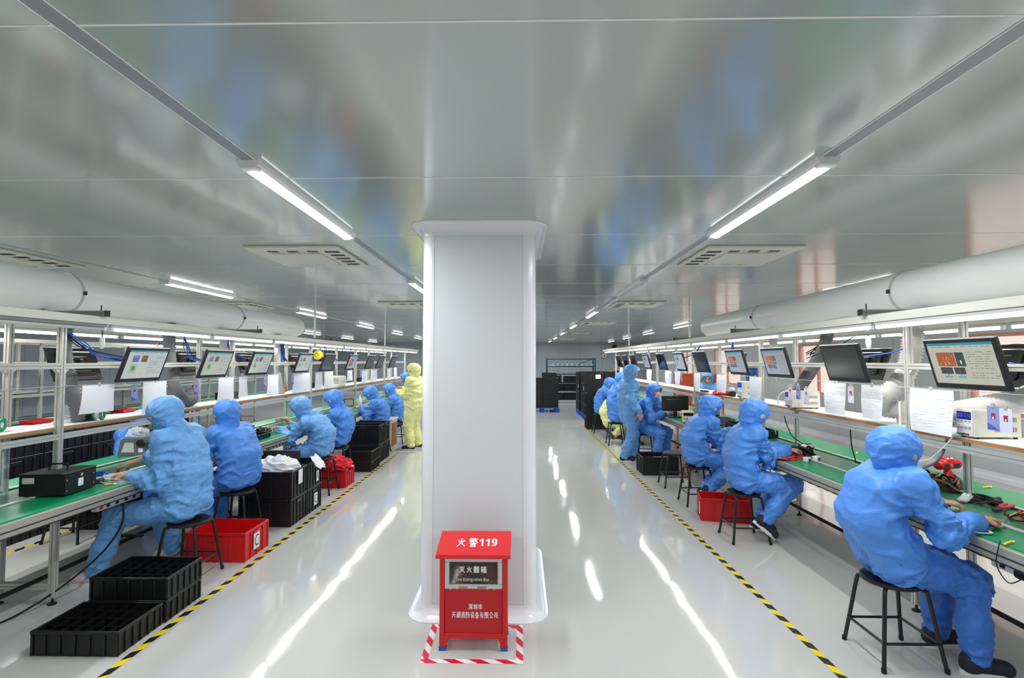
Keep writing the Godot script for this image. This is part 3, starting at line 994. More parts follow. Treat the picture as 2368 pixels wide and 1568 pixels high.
func papers() -> void:
	mat("led_stripe", c8(92, 96, 180), 0.4)
	for q in [[LC + 0.235, "left", -1.2, -14.8], [RC - 0.235, "right", -1.2, -14.8]]:
		var o := thing("paper_wire", "thin steel wire strung along the front posts of the %s workbench, carrying papers" % q[1], "wire", Vector3(q[0], 1.555, 0))
		part("wire", rod(S(), Vector3(0, 0, q[2]), Vector3(0, 0, q[3]), 0.002, 6), "alu", o)
	# left: z centre, width, height
	var pl := [[-4.0, 0.31, 0.215, "above the green spool, nearest on the left"], [-4.62, 0.30, 0.29, "behind the head of the nearest pale blue worker"], [-5.75, 0.30, 0.28, "below the second monitor on the left"], [-6.1, 0.18, 0.24, "in the gap below the third left monitor"], [-6.85, 0.30, 0.27, "right of the third monitor on the left"], [-7.75, 0.62, 0.29, "below the fourth monitor on the left"], [-8.42, 0.30, 0.28, "below the fifth monitor on the left"], [-8.85, 0.42, 0.28, "right of the fifth monitor on the left"], [-9.95, 0.3, 0.2, "below the sixth monitor on the left"], [-10.9, 0.4, 0.29, "below the seventh monitor on the left"], [-11.6, 0.5, 0.29, "below the eighth monitor on the left"], [-12.9, 0.3, 0.29, "below the last monitor on the left"], [-13.6, 0.3, 0.29, "at the far end of the left workbench"]]
	for i in pl.size():
		var q = pl[i]
		sheet("white paper sheet clipped to the wire " + q[3], "paper", Vector3(LC + 0.235, 1.55, q[2] * 0 + q[0]), q[1], q[2], 0.0, "paper", 0, 0.012, 0.06 if i % 2 == 0 else 0.0)
	var bl := [[-4.36, "between the two nearest papers"], [-5.2, "in front of the curled hose"], [-6.62, "right of the second front post"], [-7.42, "left of the fourth monitor"], [-10.6, "below the seventh monitor"]]
	for q in bl:
		badge("pale blue name badge hanging on the left wire " + q[1], Vector3(LC + 0.245, 1.53, q[0]), 0.0)
	var pr := [[-3.46, 0.36, 0.29, "left of the nearest white power supply"], [-4.03, 0.24, 0.26, "right of the pale bent hose"], [-4.5, 0.3, 0.27, "below the switched-off second monitor on the right"], [-6.0, 0.30, 0.30, "below the third monitor on the right"], [-7.0, 0.34, 0.24, "right of the woman facing us"], [-7.95, 0.26, 0.28, "left of the woman facing us"], [-8.95, 0.3, 0.25, "below the sixth monitor on the right"], [-9.5, 0.4, 0.24, "below the seventh monitor on the right"], [-10.9, 0.4, 0.26, "behind the standing worker, below the eighth monitor"], [-13.9, 0.4, 0.29, "at the far end of the right workbench"]]
	for q in pr:
		sheet("white paper sheet clipped to the wire " + q[3], "paper", Vector3(RC - 0.235, 1.55, q[0]), q[1], q[2], PI, "paper", 12, 0.012, 0.03)
	badge("blue name badge hanging left of a white one before the nearest power supply", Vector3(RC - 0.31, 1.485, -2.93), PI)
	badge("white name badge hanging right of a blue one before the nearest power supply", Vector3(RC - 0.32, 1.48, -2.845), PI, true)
	badge("white name badge left of a blue one above the second power supply on the right", Vector3(RC - 0.245, 1.49, -5.22), PI, true)
	badge("blue name badge in the middle of three above the second power supply on the right", Vector3(RC - 0.245, 1.50, -5.07), PI)
	badge("white name badge right of a blue one above the second power supply on the right", Vector3(RC - 0.245, 1.48, -4.93), PI, true)
	badge("white card hanging between two papers below the switched-off monitor on the right", Vector3(RC - 0.245, 1.53, -4.27), PI, true)
	badge("pale blue name badge below the sixth monitor on the right", Vector3(RC - 0.245, 1.52, -8.7), PI)

# ------------------------------------------------------------------ cables
func cable(nm: String, label: String, pts: Array, r: float, material: String, grp := "") -> Node3D:
	var o := thing(nm, label, "cable", pts[0], grp)
	var q: Array = []
	for p in pts:
		q.append(p - pts[0])
	part("strand", tube(S(), curve(q, 6), r, 6), material, o)
	return o

func bundle(label: String, pts: Array, n: int, r: float, spread: float, material: String) -> Node3D:
	var o := thing("cable_bundle", label, "cable", pts[0])
	for k in n:
		var q: Array = []
		for i in pts.size():
			var w: float = spread * (0.15 if i == 0 else 1.0)
			q.append(pts[i] - pts[0] + Vector3(rng.randf_range(-w, w), rng.randf_range(-w, w) * 0.6, rng.randf_range(-w, w)))
		part("strand", tube(S(), curve(q, 6), r, 6), material if k % 3 != 2 else "black_rubber", o)
	return o

func cables() -> void:
	var x := LC + 0.1
	bundle("blue and black cables hanging to the nearest monitor on the left", [Vector3(x, 1.99, -3.8), Vector3(x, 1.87, -3.98), Vector3(x + 0.03, 1.80, -4.12), Vector3(x + 0.12, 1.745, -4.3), Vector3(x + 0.2, 1.735, -4.4)], 6, 0.004, 0.03, "blue_cable")
	bundle("blue cables looping above the rail between the first and second monitors on the left", [Vector3(x, 1.99, -5.2), Vector3(x, 1.88, -5.24), Vector3(x, 1.76, -5.36), Vector3(x + 0.05, 1.735, -5.5)], 5, 0.004, 0.04, "blue_cable")
	bundle("blue cables behind the third monitor on the left", [Vector3(x, 1.99, -6.0), Vector3(x, 1.86, -6.08), Vector3(x + 0.1, 1.75, -6.2)], 3, 0.004, 0.03, "blue_cable")
	bundle("thick blue cable bundle hanging left of the fourth monitor on the left", [Vector3(x - 0.05, 2.1, -7.2), Vector3(x, 2.0, -7.35), Vector3(x, 1.86, -7.4), Vector3(x + 0.03, 1.74, -7.42)], 8, 0.008, 0.025, "blue_cable")
	bundle("blue cables hanging between the fifth and sixth monitors on the left", [Vector3(x, 1.99, -9.0), Vector3(x, 1.86, -9.2), Vector3(x + 0.08, 1.74, -9.5)], 4, 0.005, 0.04, "blue_cable")
	bundle("blue cables hanging at the seventh monitor on the left", [Vector3(x, 1.99, -10.4), Vector3(x, 1.87, -10.5), Vector3(x + 0.08, 1.75, -10.8)], 4, 0.005, 0.04, "blue_cable")
	x = RC + 0.05
	bundle("blue and black cables hanging behind the nearest monitor on the right", [Vector3(x, 2.0, -2.72), Vector3(x, 1.9, -2.76), Vector3(x, 1.8, -2.86), Vector3(x - 0.1, 1.72, -2.95), Vector3(x - 0.25, 1.71, -2.95)], 7, 0.004, 0.035, "blue_cable")
	cable("cable", "blue cable sagging from the front post to the second monitor on the right", [Vector3(2.76, 1.83, -3.72), Vector3(2.72, 1.795, -3.85), Vector3(2.62, 1.77, -4.0)], 0.005, "blue_cable")
	bundle("black cables hanging above the third monitor on the right", [Vector3(x, 1.99, -5.0), Vector3(x - 0.05, 1.9, -5.1), Vector3(x - 0.12, 1.8, -5.2)], 4, 0.005, 0.03, "black_rubber")
	cable("cable", "black cable slanting from the rear hose to the third monitor on the right", [Vector3(2.95, 1.95, -4.6), Vector3(2.88, 1.86, -4.75), Vector3(2.75, 1.76, -5.0)], 0.004, "black_rubber")
	bundle("thick blue cable bundle hanging right of the fifth monitor on the right", [Vector3(x - 0.15, 1.98, -6.95), Vector3(x - 0.15, 1.88, -6.95), Vector3(x - 0.15, 1.78, -6.97), Vector3(x - 0.12, 1.72, -6.98)], 8, 0.008, 0.028, "blue_cable")
	bundle("blue cables hanging at the seventh monitor on the right", [Vector3(x, 1.99, -8.6), Vector3(x - 0.05, 1.86, -8.8), Vector3(x - 0.2, 1.74, -9.2)], 4, 0.005, 0.04, "blue_cable")
	# cables hanging from the shelf and power leads under the tops
	cable("cable", "grey cable hanging from the shelf past the face of the nearest seated worker", [Vector3(2.79, 1.34, -3.42), Vector3(2.77, 1.2, -3.42), Vector3(2.72, 1.08, -3.44), Vector3(2.6, 1.0, -3.5)], 0.008, "grey_plastic")
	cable("cable", "thin white wires running down from the nearest power supply on the right", [Vector3(2.74, 1.29, -3.30), Vector3(2.70, 1.2, -3.34), Vector3(2.66, 1.1, -3.42), Vector3(2.62, 1.06, -3.5), Vector3(2.60, 0.95, -3.6)], 0.003, "white")
	cable("cable", "black cable hanging from the shelf to the green belt near the second power supply", [Vector3(2.9, 1.17, -4.6), Vector3(2.92, 1.0, -4.62), Vector3(3.0, 0.86, -4.7), Vector3(3.05, 0.815, -4.75), Vector3(3.1, 0.815, -4.6)], 0.005, "black_rubber")
	cable("cable", "thin black cable hanging in front of the far post on the right", [Vector3(2.9, 1.17, -5.75), Vector3(2.93, 1.05, -5.75), Vector3(2.98, 0.98, -5.8), Vector3(3.0, 0.9, -5.75), Vector3(3.08, 0.815, -5.6)], 0.005, "black_rubber")
	cable("cable", "white cable hanging from the shelf between the two seated workers on the right", [Vector3(2.78, 1.21, -5.55), Vector3(2.77, 1.08, -5.55), Vector3(2.74, 1.02, -5.6), Vector3(2.74, 0.95, -5.6)], 0.003, "white")
	cable("cable", "white hose looping over the shelf left of the nearest front post on the right", [Vector3(2.80, 1.27, -3.86), Vector3(2.80, 1.38, -3.86), Vector3(2.83, 1.43, -3.9), Vector3(2.86, 1.36, -3.95)], 0.008, "white")
	cable("cable", "white hose looping over the shelf left of the second power supply on the right", [Vector3(2.78, 1.27, -5.62), Vector3(2.78, 1.36, -5.6), Vector3(2.80, 1.41, -5.5), Vector3(2.84, 1.38, -5.42)], 0.008, "white")
	cable("cable", "black lead drooping under the left workbench to the floor", [Vector3(-3.02, 0.7, -3.9), Vector3(-3.05, 0.5, -3.95), Vector3(-3.15, 0.3, -3.9), Vector3(-3.3, 0.12, -3.75), Vector3(-3.42, 0.012, -3.5), Vector3(-3.5, 0.012, -3.2)], 0.007, "black_rubber")
	cable("cable", "thin black lead hanging over the right bench edge by the yellow clip", [Vector3(2.46, 0.815, -2.72), Vector3(2.43, 0.78, -2.7), Vector3(2.42, 0.7, -2.7), Vector3(2.44, 0.63, -2.66), Vector3(2.485, 0.665, -2.63)], 0.003, "black_rubber")
	cable("cable", "black lead hanging in front of the knee of the second seated worker on the right", [Vector3(2.43, 0.79, -5.1), Vector3(2.41, 0.68, -5.05), Vector3(2.4, 0.56, -5.0), Vector3(2.4, 0.47, -5.0)], 0.004, "black_rubber")
	for q in [[LC + 0.08, "left"], [RC + 0.03, "right"]]:
		var o := thing("conduit", "black conduit pipe running low along the feet of the %s workbench" % q[1], "pipe", Vector3(q[0], 0.167, 0))
		part("pipe", rod(S(), Vector3(0, 0, -1.6), Vector3(0, 0, -14.8), 0.016, 10), "black_rubber", o)
		for z in [-2.2, -4.6, -7.0, -9.4]:
			part("tie", boxm(Vector3(0.2, 0.02, 0.03), 0.004), "dark_cap", o, at(Vector3(0, 0.015, z)))
	for q in [[-3.08, 1.985, -3.74, "left near the unlit tube"], [2.49, 1.985, -3.72, "right above the second monitor"], [-3.08, 1.97, -6.45, "left above the third monitor"]]:
		var o := thing("inline_plug", "white plug dangling on a black lead, " + q[3], "plug", Vector3(q[0], q[1], q[2]))
		part("lead", rod(S(), Vector3(0, 0.02, 0), Vector3(0, -0.07, 0), 0.004, 6), "black_rubber", o)
		var s := S()
		lathe(s, [Vector2(0.0, -0.16), Vector2(0.013, -0.155), Vector2(0.018, -0.12), Vector2(0.016, -0.075), Vector2(0.0, -0.07)], 12, Vector3.ZERO, Basis.IDENTITY, true)
		part("shell", s, "white", o)
	# slim poles from the bench tops to the ceiling
	for q in [[LC, -8.8, "left workbench, nearer one"], [LC, -13.4, "left workbench, farther one"], [RC, -9.0, "right workbench, nearer one"], [RC, -14.0, "right workbench, farther one"]]:
		var o := thing("conduit_pole", "slim white pole rising to the ceiling from the " + q[2], "pole", Vector3(q[0], 2.06, q[1]))
		part("pole", rod(S(), Vector3(0, -0.02, 0), Vector3(0, CEIL - 2.06, 0), 0.018, 12), "white_pvc", o)
		bar("cross_piece", Vector3(-0.174, -0.02, 0), Vector3(0.174, -0.02, 0), o)

# ------------------------------------------------------------------ tapes on the floor
func tape_strip(label: String, a: Vector3, b: Vector3, w: float, material: String, period: float, flip := false) -> Node3D:
	var o := thing("floor_tape", label, "floor tape", Vector3(a.x, 0, a.z))
	var d := b - a
	var L := d.length()
	var t := d / L
	var side := t.cross(Vector3.UP) * w * 0.5
	var s := S()
	var y := Vector3(0, 0.0012, 0)
	var n := maxi(1, int(L / 2.0))
	for i in n:
		var p := t * (L * i / n)
		var q := t * (L * (i + 1) / n)
		var u0 := L * i / n / period
		var u1 := L * (i + 1) / n / period
		var c := [p + side + y, p - side + y, q - side + y, q + side + y]
		var uv := [Vector2(u0, 1), Vector2(u0, 0), Vector2(u1, 0), Vector2(u1, 1)]
		if flip:
			uv = [Vector2(u0, 0), Vector2(u0, 1), Vector2(u1, 1), Vector2(u1, 0)]
		for k in [0, 1, 2, 0, 2, 3]:
			s.set_uv(uv[k])
			s.add_vertex(c[k])
	part("strip", s, material, o)
	return o

func stripes(key: String, c0: Color, c1: Color, slant: float) -> void:
	var im := Image.create_empty(128, 64, false, Image.FORMAT_RGB8)
	for y in 64:
		for x in 128:
			var u := fposmod(x / 128.0 + (y / 64.0 - 0.5) * slant, 1.0)
			im.set_pixel(x, y, c0 if u < 0.5 else c1)
	var m := mat(key, Color(1, 1, 1), 0.35)
	m.albedo_texture = ImageTexture.create_from_image(im)

func floor_tapes() -> void:
	stripes("tape_hazard", c8(240, 212, 20), c8(30, 28, 28), 0.22)
	stripes("tape_red", c8(222, 16, 62), c8(240, 238, 238), 0.42)
	tape_strip("yellow and black hazard tape along the left side of the aisle", Vector3(-2.30, 0, 1.0), Vector3(-2.30, 0, -15.0), 0.047, "tape_hazard", 0.165, true)
	tape_strip("yellow and black hazard tape along the right side of the aisle", Vector3(1.80, 0, 1.0), Vector3(1.68, 0, -14.9), 0.047, "tape_hazard", 0.165)
	tape_strip("yellow and black hazard tape on the floor beyond the right workbench", Vector3(4.12, 0, -1.0), Vector3(4.12, 0, -15.0), 0.047, "tape_hazard", 0.19)
	tape_strip("yellow and black hazard tape on the floor beyond the left workbench", Vector3(-4.62, 0, -1.0), Vector3(-4.62, 0, -15.0), 0.047, "tape_hazard", 0.19)
	# the frame round the red box
	var o := thing("floor_frame", "red and white striped tape frame on the floor round the red extinguisher box", "floor tape", Vector3(-0.283, 0, -3.25))
	for q in [[Vector3(-0.298, 0, 0.2), Vector3(0.298, 0, 0.2)], [Vector3(-0.278, 0, 0.18), Vector3(-0.278, 0, -0.215)], [Vector3(0.278, 0, 0.18), Vector3(0.278, 0, -0.215)], [Vector3(-0.258, 0, -0.195), Vector3(0.258, 0, -0.195)]]:
		var t := tape_strip("x", q[0] + Vector3(0, 0, 0), q[1], 0.042, "tape_red", 0.152, q[0].z == q[1].z)
		var m: MeshInstance3D = t.get_child(0)
		t.remove_child(m)
		remove_child(t)
		t.free()
		m.name = "tape_side"
		m.position = q[0]
		put(m, o)

# ------------------------------------------------------------------ lettering
const GLYPH := {
	"huo": "50,8 50,45 40,68 12,92;52,45 65,70 92,92;22,28 31,50;82,25 68,46",
	"jing": "8,12 50,12;20,4 20,20;38,4 38,20;18,22 8,38;16,28 48,28 46,50 40,48;20,36 36,36 36,46 20,46 20,36;64,4 54,26;60,16 94,16;84,16 74,36 54,52;62,22 76,40 96,52;50,54 50,60;10,62 90,62;28,70 72,70;28,78 72,78;28,85 72,85 72,98 28,98 28,85",
	"mie": "12,14 88,14;50,14 50,50 40,72 10,94;52,50 66,74 92,94;24,34 31,54;80,32 68,52",
	"qi": "14,6 40,6 40,28 14,28 14,6;60,6 86,6 86,28 60,28 60,6;6,46 94,46;50,30 46,48 10,66;52,46 90,66;72,34 80,41;14,70 40,70 40,94 14,94 14,70;60,70 86,70 86,94 60,94 60,70",
	"xiang": "22,4 10,22;18,12 44,12;28,14 32,22;64,4 54,22;60,12 94,12;74,14 78,22;8,44 48,44;28,28 28,98;28,46 8,80;28,46 46,68;56,34 90,34 90,96 56,96 56,34;56,54 90,54;56,75 90,75",
	"shen": "12,10 24,22;6,36 18,46;8,92 24,62;36,24 36,12 92,12 92,24;54,20 42,38;70,20 86,38;36,54 94,54;64,40 64,98;62,56 34,88;66,56 94,88",
	"zhen": "4,36 36,36;20,8 20,80;4,86 38,76;48,10 48,60 40,94;68,14 68,84;90,6 90,96",
	"shi": "50,2 50,16;6,20 94,20;20,82 20,40 80,40 80,82 70,78;50,20 50,98",
	"tian": "14,14 86,14;6,46 94,46;50,14 48,50 10,94;52,48 92,94",
	"hu": "10,10 20,22;4,36 15,46;6,92 20,62;28,28 60,28;44,8 44,52;30,54 58,54 58,86 30,86 30,54;68,8 68,60 62,94;68,8 94,8 94,94 86,90;68,34 94,34;68,60 94,60",
	"xiao": "12,10 24,22;6,36 18,46;8,92 24,62;64,4 64,36;42,12 50,26;88,10 78,26;42,98 42,40 88,40 88,96 80,94;42,58 88,58;42,76 88,76",
	"fang": "10,8 10,98;10,8 36,8 24,34 36,50 24,62;66,4 72,14;44,24 96,24;62,24 60,60 42,96;62,48 88,48 84,90 72,88",
	"she": "14,10 24,22;6,40 22,40 22,88 34,76;50,10 48,30 38,46;50,10 78,10 78,34 92,36;42,54 86,54 70,78 36,98;48,60 66,80 96,96",
	"bei": "40,2 18,32;36,14 74,14 52,36 8,54;34,22 60,40 94,54;24,58 76,58 76,98 24,98 24,58;24,78 76,78;50,58 50,98",
	"you": "6,18 94,18;46,2 34,38 6,66;34,98 34,42 80,42 80,96 70,92;34,60 80,60;34,76 80,76",
	"xian": "10,8 10,98;10,8 36,8 24,32 36,48 24,60;48,8 86,8 86,46 48,46;48,27 86,27;48,8 48,96 66,84;58,46 76,74 96,96;90,56 74,68",
	"gong": "36,8 24,32 6,48;62,8 76,32 95,48;48,44 22,88 76,84;66,68 84,94",
	"si": "14,12 86,12 86,94 72,88;14,32 68,32;20,48 62,48 62,78 20,78 20,48",
}

# strokes as thin raised bars in x, y; the line of characters is centred at the origin
func glyphs(s: SurfaceTool, names: Array, w: float, h: float, pitch: float, stroke: float, xf: Transform3D) -> void:
	var n := names.size()
	var lift := 0.0
	for i in n:
		var ox := (i - (n - 1) / 2.0) * pitch
		for st in GLYPH[names[i]].split(";"):
			var pts: Array = []
			for pr in st.split(" "):
				var c = pr.split(",")
				pts.append(Vector3(ox + (float(c[0]) / 100.0 - 0.5) * w, (0.5 - float(c[1]) / 100.0) * h, 0))
			for k in pts.size() - 1:
				var a: Vector3 = pts[k]
				var b: Vector3 = pts[k + 1]
				var d := (b - a).normalized()
				var nn := Vector3(-d.y, d.x, 0) * stroke * 0.5
				a -= d * stroke * 0.35
				b += d * stroke * 0.35
				lift += 0.00003
				a.z = lift
				b.z = lift
				s.set_smooth_group(-1)
				quad(s, xf * (a - nn), xf * (b - nn), xf * (b + nn), xf * (a + nn))

func text(nm: String, t: String, size: float, parent: Node, xf: Transform3D, material: String, bold := true, squeeze := 1.0) -> void:
	var tm := TextMesh.new()
	var f := SystemFont.new()
	f.font_names = PackedStringArray(["Droid Sans"])
	f.font_weight = 700 if bold else 400
	tm.font = f
	tm.text = t
	tm.font_size = 64
	tm.pixel_size = size / 64.0
	tm.depth = 0.0006
	part(nm, tm, material, parent, xf * Transform3D(Basis.from_scale(Vector3(squeeze, 1, 1)), Vector3.ZERO))

# ------------------------------------------------------------------ the red extinguisher box
func fire_box() -> void:
	var o := thing("extinguisher_box", "red metal fire extinguisher box with sloped lid standing against the column", "extinguisher box", Vector3(-0.283, 0, -3.27))
	var w := 0.41
	var zf := 0.105
	var zb := -0.10
	# side, back and bottom sheets
	for e in [-1, 1]:
		part("side_panel", boxm(Vector3(0.012, 0.46, zf - zb), 0.002), "red_paint", o, at(Vector3(e * (w / 2 - 0.006), 0.325, (zf + zb) / 2)))
		part("front_post", boxm(Vector3(0.03, 0.49, 0.014), 0.003), "red_paint", o, at(Vector3(e * (w / 2 - 0.015), 0.315, zf)))
		for z in [zf - 0.008, zb + 0.01]:
			var s := S()
			var pl := PackedVector2Array([Vector2(0.0, 0.0), Vector2(0.036, 0.0), Vector2(0.062, 0.07), Vector2(0.0, 0.07)])
			if e > 0:
				pl = PackedVector2Array([Vector2(0.0, 0.0), Vector2(0.0, 0.07), Vector2(-0.062, 0.07), Vector2(-0.036, 0.0)])
			extrude(s, pl, 0.016, at(Vector3(e * w / 2, 0.02, z)))
			var lg := part("leg", s, "red_paint", o)
			var s2 := S()
			var p2 := PackedVector2Array([Vector2(0.0, 0.0), Vector2(0.040, 0.0), Vector2(0.047, 0.024), Vector2(0.0, 0.024)])
			if e > 0:
				p2 = PackedVector2Array([Vector2(0.0, 0.0), Vector2(0.0, 0.024), Vector2(-0.047, 0.024), Vector2(-0.040, 0.0)])
			extrude(s2, p2, 0.02, at(Vector3(e * (w / 2 + 0.002), 0.0, z - 0.002)))
			part("foot", s2, "blue_paint", lg)
	part("back_panel", boxm(Vector3(w, 0.46, 0.01), 0.002), "red_paint", o, at(Vector3(0, 0.325, zb)))
	part("bottom_panel", boxm(Vector3(w - 0.02, 0.012, zf - zb), 0.002), "red_paint", o, at(Vector3(0, 0.1, (zf + zb) / 2)))
	part("front_rail", boxm(Vector3(w - 0.06, 0.03, 0.014), 0.003), "red_paint", o, at(Vector3(0, 0.085, zf)))
	var d := part("door", boxm(Vector3(w - 0.062, 0.268, 0.01), 0.003), "red_paint", o, at(Vector3(0, 0.236, zf - 0.004)))
	M["red_paint_dark"] = mat("red_paint_dark", c8(190, 12, 22), 0.5)
	d.material_override = M["red_paint_dark"]
	var s3 := S()
	glyphs(s3, ["shen", "zhen", "shi"], 0.025, 0.034, 0.0285, 0.0034, at(Vector3(0.012, 0.022, 0.0056)))
	glyphs(s3, ["tian", "hu", "xiao", "fang", "she", "bei", "you", "xian", "gong", "si"], 0.0245, 0.038, 0.0282, 0.0034, at(Vector3(0.008, -0.026, 0.0056)))
	part("lettering", s3, "letter_white", d)
	# window in the upper half
	var wn := part("window_frame", frame(0.348, 0.188, 0.028, 0.016), "alu", o, at(Vector3(0, 0.458, zf)))
	var gl := part("pane", boxm(Vector3(0.296, 0.136, 0.004)), "pane_dark", o, at(Vector3(0, 0.458, zf + 0.001)))
	var s4 := S()
	glyphs(s4, ["mie", "huo", "qi", "xiang"], 0.037, 0.038, 0.0435, 0.0052, at(Vector3(-0.004, 0.022, 0.006)))
	part("lettering", s4, "letter_white", gl)
	text("lettering", "Fire Extinguisher Box", 0.0245, gl, at(Vector3(-0.004, -0.037, 0.006)), "letter_white", false, 0.86)
	for x in [-0.062, 0.05]:
		part("hinge", boxm(Vector3(0.055, 0.01, 0.008), 0.002), "alu_dark", o, at(Vector3(x, 0.374, zf + 0.007)))
	for x in [-0.14, -0.1, 0.085, 0.125]:
		part("rivet", boxm(Vector3(0.006, 0.006, 0.004), 0.001), "letter_white", o, at(Vector3(x, 0.362, zf + 0.002)))
	# sloped lid
	var r := S()
	var prof := PackedVector2Array([Vector2(-0.125, 0.562), Vector2(0.148, 0.548), Vector2(0.148, 0.575), Vector2(-0.125, 0.633), Vector2(-0.125, 0.6)])
	extrude(r, PackedVector2Array([Vector2(-0.148, 0.556), Vector2(0.12, 0.556), Vector2(0.12, 0.634), Vector2(-0.148, 0.578)]), 0.448, Transform3D(Basis(Vector3(0, 0, -1), Vector3(0, 1, 0), Vector3(1, 0, 0)), Vector3(-0.224, 0, 0)))
	var lid := part("lid", r, "red_roof", o)
	var ang := -PI / 2 + atan2(0.056, 0.268)
	var lx := Transform3D(Basis(Vector3.RIGHT, ang), Vector3(0, 0.606, 0.014) + Vector3(0, 0.0012, 0))
	var s5 := S()
	glyphs(s5, ["huo", "jing"], 0.058, 0.10, 0.075, 0.0075, lx * at(Vector3(-0.047, 0.0, 0.0)))
	part("lettering", s5, "letter_white", lid)
	text("lettering", "119", 0.115, lid, lx * at(Vector3(0.083, 0.0, 0.0)), "letter_white", true, 0.62)
	# two extinguishers inside
	for e in [-1, 1]:
		var x := thing("fire_extinguisher", "red fire extinguisher standing inside the box on the %s, seen through its pane" % ("left" if e < 0 else "right"), "fire extinguisher", Vector3(-0.283 + e * 0.095, 0.106, -3.275))
		var b := S()
		lathe(b, [Vector2(0.0, 0.0), Vector2(0.06, 0.0), Vector2(0.065, 0.015), Vector2(0.065, 0.30), Vector2(0.05, 0.35), Vector2(0.022, 0.375), Vector2(0.02, 0.40), Vector2(0.0, 0.40)], 20, Vector3.ZERO, Basis.IDENTITY, true)
		part("cylinder", b, "red_paint", x)
		var lb := S()
		lathe(lb, [Vector2(0.066, 0.27), Vector2(0.066, 0.29)], 20)
		part("label_band", lb, "yellow", x)
		var v := S()
		bx(v, Vector3(0, 0.415, 0), Vector3(0.03, 0.03, 0.03), 0.004)
		bx(v, Vector3(0, 0.434, 0.02), Vector3(0.02, 0.008, 0.08), 0.002)
		part("valve", v, "black_plastic", x)

func frame(w: float, h: float, b: float, t: float) -> ArrayMesh:
	var s := S()
	bx(s, Vector3(0, (h - b) / 2, 0), Vector3(w, b, t), 0.003)
	bx(s, Vector3(0, -(h - b) / 2, 0), Vector3(w, b, t), 0.003)
	for e in [-1, 1]:
		bx(s, Vector3(e * (w - b) / 2, 0, 0), Vector3(b, h - 2 * b, t), 0.003)
	return done(s)

# ------------------------------------------------------------------ crates
# w along x, d along z; outer size; cells: divider grid
func crate_mesh(w: float, h: float, d: float, ribs := 4, grip := true) -> ArrayMesh:
	var key := "crate%s" % [[w, h, d, ribs]]
	if cache.has(key):
		return cache[key]
	var s := S()
	var t := 0.006
	bx(s, Vector3(0, 0.006, 0), Vector3(w - 0.02, 0.012, d - 0.02), 0.002)
	for e in [-1, 1]:
		bx(s, Vector3(e * (w / 2 - 0.011), h / 2, 0), Vector3(t, h - 0.002, d - 0.016))
		bx(s, Vector3(0, h / 2, e * (d / 2 - 0.011)), Vector3(w - 0.016, h - 0.002, t))
		# rim and lower edge
		bx(s, Vector3(e * (w / 2 - 0.006), h - 0.011, 0), Vector3(0.014, 0.022, d), 0.003)
		bx(s, Vector3(0, h - 0.011, e * (d / 2 - 0.006)), Vector3(w, 0.022, 0.014), 0.003)
		for i in ribs + 1:
			var u := -0.5 + float(i) / ribs
			bx(s, Vector3(e * (w / 2 - 0.005), h / 2 - 0.01, clampf(u * d, -d / 2 + 0.012, d / 2 - 0.012)), Vector3(0.012, h - 0.03, 0.014), 0.002)
			bx(s, Vector3(clampf(u * w, -w / 2 + 0.012, w / 2 - 0.012), h / 2 - 0.01, e * (d / 2 - 0.005)), Vector3(0.014, h - 0.03, 0.012), 0.002)
		if grip:
			bx(s, Vector3(e * (w / 2 - 0.004), h - 0.055, 0), Vector3(0.014, 0.035, 0.12), 0.003)
			bx(s, Vector3(0, h - 0.055, e * (d / 2 - 0.004)), Vector3(0.12, 0.035, 0.014), 0.003)
	cache[key] = done(s)
	return cache[key]

func crate(label: String, pos: Vector3, size: Vector3, material: String, turn := 0.0, ribs := 4, cells := Vector2i.ZERO, grp := "", cat := "crate") -> Node3D:
	var o := thing("storage_crate" if cells == Vector2i.ZERO else "divided_tray", label, cat, pos, grp, turn)
	part("shell", crate_mesh(size.x, size.y, size.z, ribs, cells == Vector2i.ZERO), material, o)
	for i in range(1, cells.x):
		part("divider", boxm(Vector3(0.003, size.y - 0.03, size.z - 0.03)), material, o, at(Vector3(-size.x / 2 + size.x * i / cells.x, size.y / 2, 0)))
	for j in range(1, cells.y):
		part("divider", boxm(Vector3(size.x - 0.03, size.y - 0.03, 0.003)), material, o, at(Vector3(0, size.y / 2, -size.z / 2 + size.z * j / cells.y)))
	return o

func letter_plate(o: Node3D, pos: Vector3, turn: float, letter: String, w := 0.1, h := 0.14) -> void:
	var p := part("label_card", boxm(Vector3(w, h, 0.002)), "paper", o, at(pos, turn))
	if letter != "":
		text("letter", letter, h * 0.95, p, at(Vector3(0, 0, 0.0015)), "ink", false, 0.9)

